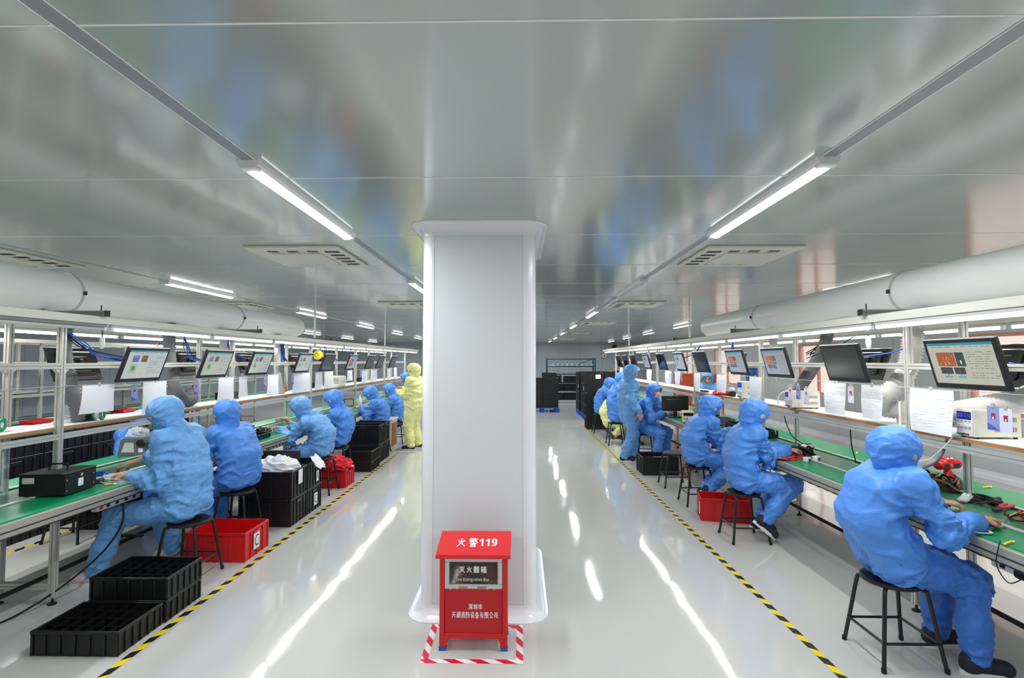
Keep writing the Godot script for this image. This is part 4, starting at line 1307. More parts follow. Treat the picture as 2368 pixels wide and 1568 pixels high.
func crates() -> void:
	var t := Vector3(0.53, 0.147, 0.38)
	crate("black divided tray lying alone in front, nearest the camera by the left hazard tape", Vector3(-2.625, 0, -3.245), t, "black_crate", 0.0, 6, Vector2i(7, 4))
	crate("black divided tray on the floor, under the upper tray beside the nearest worker", Vector3(-2.615, 0, -3.64), t, "black_crate", 0.0, 6, Vector2i(7, 4))
	crate("black divided tray stacked on another before the nearest stool on the left", Vector3(-2.612, 0.148, -3.64), t, "black_crate", 0.0, 6, Vector2i(7, 4))
	var r := crate("open empty red bin with a C label behind the nearest stool on the left", Vector3(-2.635, 0, -4.675), Vector3(0.53, 0.25, 0.42), "red_plastic", 0.0, 4)
	letter_plate(r, Vector3(0.268, 0.13, 0.02), PI / 2, "C")
	# the tall black stack
	var b := Vector3(0.56, 0.285, 0.40)
	var k: Node3D
	k = crate("black crate at the front bottom of the tall stack on the left", Vector3(-2.675, 0, -5.61), b, "black_crate", 0.0, 5)
	k = crate("black crate full of white plastic bags atop the tall stack on the left", Vector3(-2.675, 0.286, -5.61), b, "black_crate", 0.0, 5)
	part("label_card", boxm(Vector3(0.002, 0.15, 0.105)), "paper", k, at(Vector3(0.289, 0.20, 0.0)))
	k = crate("black crate labelled C at the rear bottom of the tall stack", Vector3(-2.675, 0, -6.03), b, "black_crate", 0.0, 5)
	letter_plate(k, Vector3(0.285, 0.13, -0.02), PI / 2, "C")
	k = crate("black crate with loose papers on its rim, rear top of the tall stack", Vector3(-2.675, 0.286, -6.03), b, "black_crate", 0.0, 5)
	letter_plate(k, Vector3(0.285, 0.10, -0.06), PI / 2, "A", 0.07, 0.12)
	var lidn := thing("crate_lid", "black crate lid standing on edge behind the crate of white bags", "lid", Vector3(-2.78, 0.572, -5.86))
	var s := S()
	bx(s, Vector3(0, 0.075, 0), Vector3(0.56, 0.15, 0.02), 0.008, Basis(Vector3.RIGHT, -0.12))
	part("panel", s, "black_crate", lidn)
	var pp := thing("paper_fan", "fanned white papers lying over the corner of the rear black crate", "paper", Vector3(-2.40, 0.585, -6.0))
	for i in 3:
		part("sheet", boxm(Vector3(0.15, 0.0015, 0.20)), "paper", pp, Transform3D(Basis(Vector3(0, 0, 1), -0.9) * Basis(Vector3.UP, -0.3 + 0.3 * i), Vector3(0.05, -0.02 + 0.004 * i, 0.0)))
	lump("plastic_bags", "heap of white plastic bags in the front black crate on the left", "bag", Vector3(-2.66, 0.56, -5.62), Vector3(0.22, 0.12, 0.16), "white", 31, 0.03)
	r = crate("red bin full of red plastic bags in front of the third worker on the left", Vector3(-2.59, 0, -7.24), Vector3(0.42, 0.25, 0.37), "red_plastic", 0.0, 4)
	lump("plastic_bags", "heap of crumpled red plastic bags in the red bin on the left", "bag", Vector3(-2.59, 0.235, -7.24), Vector3(0.2, 0.14, 0.17), "pink_bag", 32, 0.05)
	for i in 2:
		crate("black slatted tray %s of two, behind the bin of red bags" % ["at the bottom", "on top"][i], Vector3(-2.56, 0.161 * i, -8.33), Vector3(0.46, 0.16, 0.5), "black_crate", 0.0, 9, Vector2i(8, 1))
	for i in 2:
		for j in 2:
			crate("black crate in the stack behind the slatted trays, %s %s one" % [["near", "far"][j], ["lower", "upper"][i]], Vector3(-2.66, 0.321 * i, -8.9 - 0.36 * j), Vector3(0.54, 0.32, 0.34), "black_crate", 0.0, 4)
	var cb := thing("cabinet", "cream cabinet with a brown board side between the black crates and the yellow-suited person", "cabinet", Vector3(-2.60, 0, -10.32))
	part("body", boxm(Vector3(0.16, 0.56, 0.5), 0.01), "cream", cb, at(Vector3(0, 0.28, 0)))
	part("top", boxm(Vector3(0.2, 0.03, 0.54), 0.01), "cream", cb, at(Vector3(0, 0.575, 0)))
	part("side_board", boxm(Vector3(0.006, 0.46, 0.42), 0.002), "brown_board", cb, at(Vector3(0.083, 0.28, 0)))
	# right side
	r = crate("open red bin with a C label beside the second occupied stool on the right", Vector3(2.25, 0, -5.80), Vector3(0.52, 0.245, 0.32), "red_plastic", -0.22, 4)
	letter_plate(r, Vector3(-0.262, 0.12, 0.05), -PI / 2, "C", 0.09, 0.13)
	k = crate("open black bin with papers inside, on the floor by the standing worker", Vector3(2.13, 0, -8.12), Vector3(0.55, 0.28, 0.42), "black_crate", 0.0, 4)
	part("paper_inside", boxm(Vector3(0.25, 0.2, 0.003)), "paper", k, Transform3D(Basis(Vector3.RIGHT, -0.9), Vector3(0.08, 0.17, 0.0)))
	# wall of black crates in the aisle beyond the left workbench
	for i in 6:
		for j in 4:
			crate("crate in the black wall under the left shelf, %s row up, %s along" % [ORD[j], ORD[i]], Vector3(-5.0, 0.271 * j, -4.3 - 0.57 * i), Vector3(0.40, 0.27, 0.56), "black_crate", 0.0, 6)
	crate("black crate on the floor under the left workbench behind the dark stool", Vector3(-4.38, 0, -5.55), Vector3(0.36, 0.28, 0.5), "black_crate", 0.0, 4)

# crumpled heap: a displaced half ellipsoid
func lump(nm: String, label: String, cat: String, pos: Vector3, rad: Vector3, material: String, seed_: int, amp: float) -> Node3D:
	var o := thing(nm, label, cat, pos)
	part("heap", lump_mesh(rad, seed_, amp), material, o)
	return o

func lump_mesh(rad: Vector3, seed_: int, amp: float, low := 0.0) -> ArrayMesh:
	var n := FastNoiseLite.new()
	n.seed = seed_
	n.frequency = 1.0
	n.fractal_type = FastNoiseLite.FRACTAL_RIDGED
	n.fractal_octaves = 2
	var s := S()
	s.set_smooth_group(-1)
	var A := 26
	var B := 12
	var P := func(i: int, j: int) -> Vector3:
		var a := TAU * (i % A) / A
		var b := -0.35 + (PI / 2 + 0.35) * j / B
		var d := Vector3(cos(a) * cos(b), sin(b), sin(a) * cos(b))
		var r := 1.0 + amp / rad.y * 1.4 * n.get_noise_3d(d.x * 2.2, d.y * 2.2, d.z * 2.2)
		return Vector3(d.x * rad.x, maxf(d.y * rad.y, low), d.z * rad.z) * r
	for i in A:
		for j in B:
			quad(s, P.call(i, j), P.call(i, j + 1), P.call(i + 1, j + 1), P.call(i + 1, j))
	return done(s)

# ------------------------------------------------------------------ stools
func stools() -> void:
	var spots := [
		[-2.67, -4.17, "under the nearest worker on the left"], [-2.80, -5.12, "under the second worker on the left"], [-2.64, -6.85, "under the third worker on the left behind the tall crates"],
		[-2.72, -7.72, "under the fourth worker on the left"], [-2.66, -9.75, "under the fifth worker on the left"], [-2.63, -10.95, "under the sixth worker on the left, by the yellow suit"], [-2.95, -13.6, "under the farthest worker on the left"],
		[-4.36, -5.05, "seen through the legs of the left workbench"], [-4.42, -6.1, "under the worker facing us across the left workbench"],
		[2.20, -3.15, "under the nearest worker on the right"], [2.19, -5.15, "under the second worker on the right"], [2.16, -6.40, "under the third worker on the right"], [2.15, -7.30, "standing empty on the right"], [2.22, -9.25, "under the worker with the face mask"],
		[1.98, -10.8, "behind the standing worker on the right"], [1.93, -12.55, "under the farthest worker on the right"]]
	var first: Node3D
	for i in spots.size():
		var q = spots[i]
		if i == 0:
			first = make_stool("round black metal stool " + q[2], Vector3(q[0], 0, q[1]))
		else:
			copy(first, "round black metal stool " + q[2], Vector3(q[0], 0, q[1]), 0.0, "black metal stools")

func make_stool(label: String, pos: Vector3) -> Node3D:
	var o := thing("stool", label, "stool", pos, "black metal stools")
	var s := S()
	lathe(s, [Vector2(0.0, 0.432), Vector2(0.15, 0.432), Vector2(0.158, 0.44), Vector2(0.156, 0.454), Vector2(0.148, 0.46), Vector2(0.0, 0.456)], 28, Vector3.ZERO, Basis.IDENTITY)
	part("seat", s, "black_plastic", o)
	var feet := []
	for e in [Vector2(1, 1), Vector2(1, -1), Vector2(-1, -1), Vector2(-1, 1)]:
		var f := Vector3(e.x * 0.175, 0.0, e.y * 0.175)
		var k := Vector3(e.x * 0.122, 0.40, e.y * 0.122)
		var l := S()
		tube(l, curve([f, f.lerp(k, 0.5), k, Vector3(e.x * 0.11, 0.422, e.y * 0.11), Vector3(e.x * 0.085, 0.431, e.y * 0.085)], 5), 0.0115, 10)
		var leg := part("leg", l, "black_metal", o)
		var c := S()
		lathe(c, [Vector2(0.0, 0.0), Vector2(0.0135, 0.0), Vector2(0.0135, 0.025), Vector2(0.0, 0.025)], 10, f)
		part("rubber_tip", c, "black_rubber", leg)
		feet.append(f.lerp(k, 0.37))
	for i in 4:
		part("stretcher", rod(S(), feet[i], feet[(i + 1) % 4], 0.008, 8), "black_metal", o)
	return o

# ------------------------------------------------------------------ things on the benches
func power_supply(label: String, pos: Vector3, turn: float, size: Vector3, body: String, lit: bool) -> Node3D:
	# front looks along +x of the thing
	var o := thing("power_supply", label, "power supply", pos, "", turn)
	var h := size.y
	part("case", boxm(Vector3(size.x, h - 0.01, size.z), 0.006), body, o, at(Vector3(0, h / 2 + 0.005, 0)))
	part("front_panel", boxm(Vector3(0.008, h - 0.016, size.z - 0.008), 0.003), "shelf_white" if body == "psu_white" else body, o, at(Vector3(size.x / 2 + 0.003, h / 2 + 0.005, 0)))
	var fx := size.x / 2 + 0.0075
	var d := part("display", boxm(Vector3(0.003, h * 0.27, size.z * 0.82), 0.001), "lcd_black", o, at(Vector3(fx, h * 0.78, 0)))
	if lit:
		for e in [-1, 1]:
			text("digits", ["0000", "12.54"][0 if e > 0 else 1], h * 0.2, d, at(Vector3(0.0018, 0.0, e * size.z * 0.2), PI / 2), "led_blue", false, 0.55)
	for i in 4:
		part("button", boxm(Vector3(0.004, 0.006, 0.014), 0.001), "led_stripe", o, at(Vector3(fx, h * 0.58, (i - 1.5) * size.z * 0.22)))
		var k := S()
		lathe(k, [Vector2(0.0095, 0.0), Vector2(0.008, 0.012), Vector2(0.0, 0.013)], 14, Vector3.ZERO, Basis(Vector3(0, 0, 1), -PI / 2))
		part("knob", k, "light_grey" if body == "psu_white" else "grey_plastic", o, at(Vector3(fx, h * 0.40, (i - 1.5) * size.z * 0.21)))
	for i in 3:
		var k := S()
		lathe(k, [Vector2(0.006, 0.0), Vector2(0.006, 0.016), Vector2(0.0, 0.017)], 12, Vector3.ZERO, Basis(Vector3(0, 0, 1), -PI / 2))
		part("terminal", k, ["green_mat", "black_plastic", "red_plastic"][i], o, at(Vector3(fx, h * 0.14, (1 - i) * size.z * 0.24)))
	for e in [-1, 1]:
		for r in 2:
			for i in 16:
				part("vent_slot", boxm(Vector3(0.0035, 0.028, 0.002)), "grey_plastic", o, at(Vector3(-size.x * 0.38 + i * 0.0085, h * (0.32 + 0.34 * r), e * size.z / 2)))
		for x in [-0.4, 0.4]:
			part("rubber_foot", boxm(Vector3(0.018, 0.01, 0.018), 0.002), "black_rubber", o, at(Vector3(x * size.x, 0.005, e * size.z * 0.38)))
	return o

func clipper(label: String, pos: Vector3, turn: float) -> void:
	var o := thing("wire_clip", label, "clip", pos, "", turn)
	var s := S()
	bx(s, Vector3(0, 0.007, 0), Vector3(0.07, 0.011, 0.014), 0.004, Basis(Vector3(0, 0, 1), 0.1))
	part("grip", s, "yellow", o)
	part("tip", boxm(Vector3(0.02, 0.012, 0.012), 0.003), "white", o, at(Vector3(0.036, 0.008, 0.004)))

func tangle(label: String, pos: Vector3, rad: Vector3, n: int, r: float, mats: Array, seed_: int) -> Node3D:
	var o := thing("cable_tangle", label, "cable", pos)
	var g := RandomNumberGenerator.new()
	g.seed = seed_
	for i in n:
		var pts: Array = []
		var a := g.randf() * TAU
		var rr := g.randf_range(0.45, 1.0)
		var c := Vector3(g.randf_range(-0.35, 0.35) * rad.x, 0, g.randf_range(-0.35, 0.35) * rad.z)
		for k in 9:
			var b := a + TAU * k / 7.0
			pts.append(c + Vector3(cos(b) * rad.x * rr * 0.7, r + (0.5 + 0.5 * sin(b * 1.5 + i)) * rad.y * g.randf_range(0.3, 1.0), sin(b) * rad.z * rr * 0.7))
		part("strand", tube(S(), curve(pts, 5), r, 6), mats[i % mats.size()], o)
	return o

func bench_items() -> void:
	var o := thing("power_box", "black boxy power unit with a carrying handle at the near end of the left workbench", "power unit", Vector3(-3.30, TOP, -3.67), "", 0.12)
	part("case", boxm(Vector3(0.30, 0.145, 0.30), 0.004), "black_plastic", o, at(Vector3(0, 0.08, 0)))
	part("lid", boxm(Vector3(0.304, 0.008, 0.304), 0.003), "dark_cap", o, at(Vector3(0, 0.156, 0)))
	part("handle", tube(S(), curve([Vector3(-0.05, 0.158, 0.02), Vector3(-0.052, 0.195, 0.02), Vector3(-0.035, 0.205, 0.02), Vector3(0.05, 0.205, 0.02), Vector3(0.067, 0.195, 0.02), Vector3(0.065, 0.158, 0.02)], 5), 0.006, 8), "black_rubber", o)
	part("sticker", boxm(Vector3(0.075, 0.04, 0.001)), "cream", o, at(Vector3(-0.09, 0.115, 0.1505)))
	part("sticker", boxm(Vector3(0.001, 0.055, 0.05)), "paper", o, at(Vector3(0.1505, 0.075, 0.01)))
	part("warning_sticker", boxm(Vector3(0.001, 0.018, 0.02)), "yellow", o, at(Vector3(0.1505, 0.125, 0.0)))
	for q in [[0.11, 0.14], [0.04, 0.14], [0.11, -0.12], [0.04, -0.12]]:
		part("screw", boxm(Vector3(0.002, 0.008, 0.008), 0.001), "alu", o, at(Vector3(0.151, q[0], q[1])))
	for x in [-0.12, 0.12]:
		for z in [-0.12, 0.12]:
			part("rubber_foot", boxm(Vector3(0.02, 0.008, 0.02), 0.002), "black_rubber", o, at(Vector3(x, 0.004, z)))
	o = thing("parts_tray", "small blue plastic parts tray beside the hand of the nearest worker on the left", "tray", Vector3(-3.36, TOP, -4.08), "", 0.2)
	part("shell", crate_mesh(0.13, 0.05, 0.09, 2, false), "blue_paint", o)
	o = thing("parts_tray", "blue plastic bin at the left edge behind the black power unit", "tray", Vector3(-3.80, TOP, -3.45))
	part("shell", crate_mesh(0.16, 0.12, 0.24, 2, false), "blue_paint", o)
	o = thing("tape_dispenser", "grey desktop label dispenser with a pale side panel on the left workbench", "dispenser", Vector3(-3.86, TOP + 0.003, -5.15), "", 0.15)
	var s := S()
	extrude(s, PackedVector2Array([Vector2(-0.125, 0), Vector2(0.125, 0), Vector2(0.125, 0.12), Vector2(0.1, 0.165), Vector2(-0.07, 0.165), Vector2(-0.1, 0.15)]), 0.16, at(Vector3(0, 0, -0.08)))
	part("body", s, "grey_plastic", o)
	s = S()
	extrude(s, PackedVector2Array([Vector2(-0.09, 0.03), Vector2(0.03, 0.03), Vector2(0.02, 0.125), Vector2(-0.06, 0.125)]), 0.004, at(Vector3(0, 0, 0.079)))
	part("side_panel", s, "light_grey", o)
	s = S()
	lathe(s, [Vector2(0.035, 0), Vector2(0.035, 0.03), Vector2(0.0, 0.03)], 18, Vector3.ZERO, Basis(Vector3.RIGHT, PI / 2))
	part("reel", s, "black_plastic", o, at(Vector3(0.085, 0.12, 0.07)))
	part("sticker", boxm(Vector3(0.04, 0.04, 0.001)), "paper", o, at(Vector3(0.085, 0.05, 0.0806)))
	lump("plastic_bag", "clear crumpled plastic bag on the grey dispenser on the left", "bag", Vector3(-3.84, TOP + 0.185, -5.15), Vector3(0.085, 0.06, 0.06), "clear_bag", 55, 0.03)
	lump("plastic_bag", "clear plastic bag of parts lying under the hands of the nearest worker on the left", "bag", Vector3(-3.14, TOP, -4.08), Vector3(0.17, 0.035, 0.13), "clear_bag", 56, 0.015)
	clipper("yellow wire clip on the edge of the left workbench in front of the nearest worker", Vector3(-3.10, TOP, -3.88), 0.3)
	tangle("black leads with plugs between the black power unit and the plastic bag on the left", Vector3(-3.24, TOP, -3.93), Vector3(0.08, 0.03, 0.06), 4, 0.004, ["black_rubber"], 3)
	# shelf on the left
	for q in [[-3.45, -4.10, "beside the nearest front post"], [-3.58, -3.42, "at the left edge of the photo"]]:
		o = thing("wire_spool", "black and green wire feeder on the left shelf " + q[2], "wire feeder", Vector3(q[0], 1.26, q[1]), "", 0.3)
		part("body", boxm(Vector3(0.1, 0.06, 0.08), 0.01), "black_plastic", o, at(Vector3(-0.03, 0.03, 0)))
		for e in [0, 1]:
			s = S()
			lathe(s, [Vector2(0.022, -0.006), Vector2(0.045, -0.006), Vector2(0.045, 0.006), Vector2(0.022, 0.006)], 20, Vector3.ZERO, Basis(Vector3(0, 0, 1), PI / 2))
			part("rim", s, "green_mat", o, at(Vector3(0.03 + e * 0.05, 0.046, 0)))
		s = S()
		lathe(s, [Vector2(0.0, -0.025), Vector2(0.034, -0.025), Vector2(0.034, 0.025), Vector2(0.0, 0.025)], 18, Vector3.ZERO, Basis(Vector3(0, 0, 1), PI / 2))
		part("reel", s, "white", o, at(Vector3(0.055, 0.046, 0)))
	o = thing("jar", "clear plastic jar on the left shelf beside the nearest front post", "jar", Vector3(-3.58, 1.26, -4.0))
	s = S()
	lathe(s, [Vector2(0.0, 0.0), Vector2(0.045, 0.0), Vector2(0.045, 0.11), Vector2(0.03, 0.12), Vector2(0.03, 0.13)], 18, Vector3.ZERO, Basis.IDENTITY, true)
	part("body", s, "clear_bag", o)
	var reds := [[-3.68, -4.75, 0.22, "right of the green spool"], [-3.70, -3.9, 0.25, "left of the jar"], [-3.68, -5.6, 0.2, "behind the second front post"]]
	for q in reds:
		o = thing("parts_box", "low red parts box on the left shelf " + q[3], "box", Vector3(q[0], 1.26, q[1]))
		part("shell", crate_mesh(0.10, 0.03, q[2] * 0.7, 2, false), "red_plastic", o)
	o = thing("tablet", "black tablet standing upright on the left shelf behind the name badge", "tablet", Vector3(-3.70, 1.26, -4.62), "", 0.5)
	part("screen", boxm(Vector3(0.012, 0.2, 0.13), 0.004), "screen_off", o, Transform3D(Basis(Vector3(0, 0, 1), 0.15), Vector3(0, 0.10, 0)))
	o = thing("instrument", "white box-shaped instrument on the left shelf above the fourth worker", "instrument", Vector3(-3.50, 1.26, -9.72))
	part("case", boxm(Vector3(0.28, 0.19, 0.34), 0.01), "psu_white", o, at(Vector3(0, 0.095, 0)))
	for i in 6:
		part("vent_slot", boxm(Vector3(0.12, 0.006, 0.003)), "grey_plastic", o, at(Vector3(0.06, 0.05 + i * 0.018, 0.17)))
	for i in 5:
		o = thing("parts_box", "dark open box on the left shelf below the wire papers, %s along the shelf" % ORD[i], "box", Vector3(-3.66, 1.26, -6.4 - i * 1.35))
		part("shell", crate_mesh(0.14, 0.09, 0.3, 2, false), ["black_plastic", "brown_board", "black_plastic", "light_grey", "black_plastic"][i], o)
	# on the left worktop further along
	o = thing("parts_tray", "black tray at the bench edge in front of the third worker on the left", "tray", Vector3(-3.18, TOP, -6.2))
	part("shell", crate_mesh(0.2, 0.06, 0.3, 2, false), "black_crate", o)
	o = thing("parts_tray", "bright blue box on the left worktop by the hands of the third worker", "tray", Vector3(-3.52, TOP, -6.5))
	part("shell", crate_mesh(0.2, 0.11, 0.24, 2, false), "blue_plastic", o)
	tangle("black parts and leads beside the hands of the third worker on the left", Vector3(-3.36, TOP, -6.7), Vector3(0.1, 0.07, 0.1), 5, 0.008, ["black_rubber", "grey_plastic"], 9)
	o = thing("bottle", "cyan bottle standing on the left worktop beside the fourth worker", "bottle", Vector3(-3.25, TOP, -8.0))
	s = S()
	lathe(s, [Vector2(0.0, 0.0), Vector2(0.03, 0.0), Vector2(0.032, 0.15), Vector2(0.015, 0.2), Vector2(0.012, 0.24), Vector2(0.0, 0.24)], 16, Vector3.ZERO, Basis.IDENTITY, true)
	part("body", s, "badge_cyan", o)
	o = thing("bottle", "white squeeze bottle standing on the left worktop by the fifth worker", "bottle", Vector3(-3.18, TOP, -10.2))
	s = S()
	lathe(s, [Vector2(0.0, 0.0), Vector2(0.04, 0.0), Vector2(0.042, 0.16), Vector2(0.018, 0.2), Vector2(0.016, 0.22), Vector2(0.0, 0.22)], 16, Vector3.ZERO, Basis.IDENTITY, true)
	part("body", s, "white", o)
	part("cap", boxm(Vector3(0.03, 0.03, 0.03), 0.006), "white", o, at(Vector3(0, 0.235, 0)))
	o = thing("tablet", "small framed tablet with a lit grey screen on the left worktop", "tablet", Vector3(-3.5, TOP, -10.5), "", -1.2)
	part("bezel", boxm(Vector3(0.016, 0.16, 0.2), 0.005), "black_plastic", o, Transform3D(Basis(Vector3(0, 0, 1), 0.2), Vector3(0, 0.082, 0)))
	part("screen", boxm(Vector3(0.002, 0.125, 0.165)), "light_grey", o, Transform3D(Basis(Vector3(0, 0, 1), 0.2), Vector3(0.009, 0.084, 0)))
	o = thing("spring_balancer", "yellow spring balancer with a green emblem hanging left of the fifth monitor on the left", "tool balancer", Vector3(LC + 0.3, 1.83, -8.2))
	s = S()
	lathe(s, [Vector2(0.0, -0.035), Vector2(0.06, -0.03), Vector2(0.075, -0.015), Vector2(0.075, 0.015), Vector2(0.06, 0.03), Vector2(0.0, 0.035)], 20, Vector3.ZERO, Basis(Vector3.RIGHT, PI / 2))
	part("housing", s, "yellow", o)
	s = S()
	lathe(s, [Vector2(0.035, 0.0), Vector2(0.035, 0.004), Vector2(0.022, 0.004)], 18, Vector3.ZERO, Basis(Vector3.RIGHT, PI / 2))
	part("emblem", s, "green_mat", o, at(Vector3(-0.01, 0, 0.036)))
	part("hook", rod(S(), Vector3(0, 0.07, 0), Vector3(0, 0.18, 0), 0.005, 8), "alu_dark", o)
	# shelf on the right
	power_supply("white power supply with glowing blue digits, nearest on the right shelf", Vector3(2.92, 1.26, -3.275), PI + 0.0, Vector3(0.29, 0.178, 0.125), "psu_white", true)
	power_supply("white power supply with glowing blue digits, second on the right shelf behind three badges", Vector3(2.86, 1.26, -5.28), PI, Vector3(0.27, 0.175, 0.15), "psu_white", true)
	power_supply("white power supply with a blue display, third on the right shelf, smallest", Vector3(2.88, 1.26, -6.55), PI, Vector3(0.22, 0.22, 0.15), "psu_white", true)
	power_supply("cream power supply with a dark display standing on the green top by the masked worker", Vector3(2.56, TOP, -7.95), -PI / 2 - 0.25, Vector3(0.26, 0.17, 0.17), "cream_plastic", false)
	o = thing("junction_box", "white junction box under the bent hose on the right shelf", "box", Vector3(3.0, 1.26, -3.98))
	part("case", boxm(Vector3(0.2, 0.10, 0.14), 0.01), "cream", o, at(Vector3(0, 0.05, 0)))
	for i in 3:
		part("socket", boxm(Vector3(0.02, 0.012, 0.003)), "grey_plastic", o, at(Vector3(-0.05 + 0.03 * i, 0.065, 0.0705)))
	o = thing("camera_unit", "black and white camera unit on the right shelf left of the third power supply", "camera", Vector3(2.83, 1.26, -6.95))
	part("body", boxm(Vector3(0.08, 0.07, 0.08), 0.01), "black_plastic", o, at(Vector3(0, 0.035, 0)))
	part("cover", boxm(Vector3(0.07, 0.05, 0.05), 0.01), "white", o, at(Vector3(0.0, 0.095, 0)))
	lump("plastic_bag", "bright red plastic bag on the right shelf below the fourth monitor", "bag", Vector3(2.86, 1.26, -7.35), Vector3(0.08, 0.05, 0.22), "pink_bag", 61, 0.02)
	o = thing("phone", "black handset lying on the right shelf in front of the woman facing us", "phone", Vector3(2.82, 1.26, -7.95))
	part("body", boxm(Vector3(0.07, 0.025, 0.2), 0.008), "black_plastic", o, at(Vector3(0, 0.013, 0)))
	# right worktop
	o = thing("speaker_toy", "small red toy-shaped speaker with a wide head and two eyes on the right workbench", "speaker", Vector3(3.27, TOP, -4.03), "", 0.25)
	s = S(true)
	add_blob(s, [[Vector3(0, 0.03, 0), Vector3(0, 0.09, 0), 0.035, 0.022], [Vector3(0, 0.09, 0), Vector3(-0.075, 0.03, 0.03), 0.014, 0.013], [Vector3(0, 0.09, 0), Vector3(0.075, 0.03, 0.03), 0.014, 0.013], [Vector3(-0.02, 0.03, 0.0), Vector3(-0.045, 0.014, 0.05), 0.02, 0.014], [Vector3(0.02, 0.03, 0.0), Vector3(0.045, 0.014, 0.05), 0.02, 0.014]], 0.006, 0.008)
	part("body", s, "red_plastic", o)
	s = S(true)
	add_blob(s, [[Vector3(-0.085, 0.145, 0), Vector3(0.085, 0.145, 0), 0.036, 0.036], [Vector3(-0.025, 0.18, -0.005), Vector3(0.025, 0.18, -0.005), 0.026, 0.026]], 0.006, 0.008)
	part("head", s, "red_plastic", o)
	for e in [-1, 1]:
		s = S()
		lathe(s, [Vector2(0.013, 0.0), Vector2(0.010, 0.006), Vector2(0.0, 0.008)], 14, Vector3(e * 0.017, 0.188, 0.016), Basis(Vector3.RIGHT, PI / 2), true)
		var ey := part("eye", s, "white", o)
		part("pupil", boxm(Vector3(0.007, 0.007, 0.003), 0.001), "ink", ey, at(Vector3(e * 0.014, 0.187, 0.0245)))
	part("grille", boxm(Vector3(0.15, 0.03, 0.006), 0.003), "dark_cap", o, at(Vector3(0, 0.145, 0.0345)))
	s = S()
	lathe(s, [Vector2(0.013, 0.0), Vector2(0.01, 0.005), Vector2(0.0, 0.006)], 14, Vector3(-0.01, 0.145, 0.038), Basis(Vector3.RIGHT, PI / 2), true)
	part("indicator", s, "led_red", o)
	tangle("coiled black and brown cables heaped in front of the red speaker", Vector3(3.10, TOP, -3.92), Vector3(0.14, 0.10, 0.2), 12, 0.008, ["black_rubber", "black_rubber", "brown_board", "dark_cap"], 21)
	o = thing("handset", "white and grey handset lying on the right workbench near the elbow of the nearest worker", "handset", Vector3(2.99, TOP, -3.55), "", 0.7)
	part("body", boxm(Vector3(0.17, 0.03, 0.06), 0.012), "light_grey", o, at(Vector3(0, 0.015, 0)))
	for i in 3:
		for j in 2:
			part("key", boxm(Vector3(0.02, 0.008, 0.018), 0.002), "white", o, at(Vector3(0.02 + i * 0.026, 0.032, -0.012 + j * 0.024)))
	o = thing("pliers", "tool with dark red grips lying by the hand of the nearest worker on the right", "tool", Vector3(3.02, TOP, -3.33), "", 0.5)
	for e in [-1, 1]:
		part("grip", tube(S(), curve([Vector3(0.0, 0.014, 0), Vector3(0.06, 0.016, e * 0.018), Vector3(0.14, 0.016, e * 0.016)], 5), 0.011, 8), "red_cloth", o)
	part("jaw", boxm(Vector3(0.09, 0.016, 0.03), 0.005), "dark_cap", o, at(Vector3(-0.04, 0.012, 0)))
	o = thing("probe", "navy and black probe lying on the right workbench behind the pliers", "tool", Vector3(3.14, TOP, -3.52), "", 0.4)
	part("body", rod(S(), Vector3(-0.09, 0.014, 0), Vector3(0.09, 0.014, 0), 0.012, 10), "shoe_navy", o)
	tangle("yellow, red and black leads heaped at the right edge of the photo", Vector3(2.98, TOP, -3.1), Vector3(0.12, 0.06, 0.12), 9, 0.005, ["black_rubber", "yellow", "red_cloth", "black_rubber"], 23)
	tangle("black leads lying beside the handset on the right workbench", Vector3(3.06, TOP, -3.48), Vector3(0.1, 0.04, 0.14), 6, 0.006, ["black_rubber", "dark_cap"], 24)
	o = thing("adapter_cable", "grey cable with an inline adapter lying on the front mat of the right workbench", "cable", Vector3(2.60, TOP, -2.93), "", 0.6)
	part("adapter", boxm(Vector3(0.10, 0.022, 0.024), 0.008), "grey_plastic", o, at(Vector3(0, 0.012, 0)))
	for k in 4:
		part("strand", tube(S(), curve([Vector3(-0.05, 0.014, 0), Vector3(-0.09, 0.02 + k * 0.003, -0.03), Vector3(-0.15, 0.012, -0.02 - k * 0.008), Vector3(-0.10, 0.012, 0.02 + k * 0.004), Vector3(-0.055, 0.014, 0.0)], 5), 0.0035, 6), "light_grey", o)
		part("strand", tube(S(), curve([Vector3(0.05, 0.014, 0), Vector3(0.10, 0.016, 0.02 + k * 0.004), Vector3(0.15, 0.012 + k * 0.003, 0.0), Vector3(0.10, 0.014, -0.02 - k * 0.003), Vector3(0.05, 0.014, 0.0)], 5), 0.0035, 6), "light_grey", o)
	o = thing("power_adapter", "black power adapter fixed under the right bench edge near the corner of the photo", "adapter", Vector3(2.53, 0.672, -2.63))
	part("case", boxm(Vector3(0.09, 0.05, 0.12), 0.01), "black_plastic", o)
	clipper("yellow wire clip on the far belt beyond the near post on the right", Vector3(3.44, TOP, -3.9), 0.2)
	clipper("yellow wire clip on the near edge of the right workbench, nearest the camera", Vector3(2.50, TOP, -2.72), 0.4)
	clipper("yellow wire clip on the green belt behind the second worker on the right", Vector3(3.4, TOP, -5.3), 1.0)
	clipper("yellow wire clip on the bench edge in front of the second worker on the right", Vector3(2.50, TOP + 0.004, -5.02), 0.8)
	o = thing("cloth", "crumpled red cloth under the forearms of the second worker on the right", "cloth", Vector3(2.56, TOP, -5.16))
	part("fabric", lump_mesh(Vector3(0.14, 0.02, 0.17), 71, 0.012), "red_cloth", o)
	tangle("black device and leads heaped before the second worker on the right", Vector3(2.80, TOP, -5.22), Vector3(0.12, 0.09, 0.12), 8, 0.010, ["black_rubber", "dark_cap"], 25)
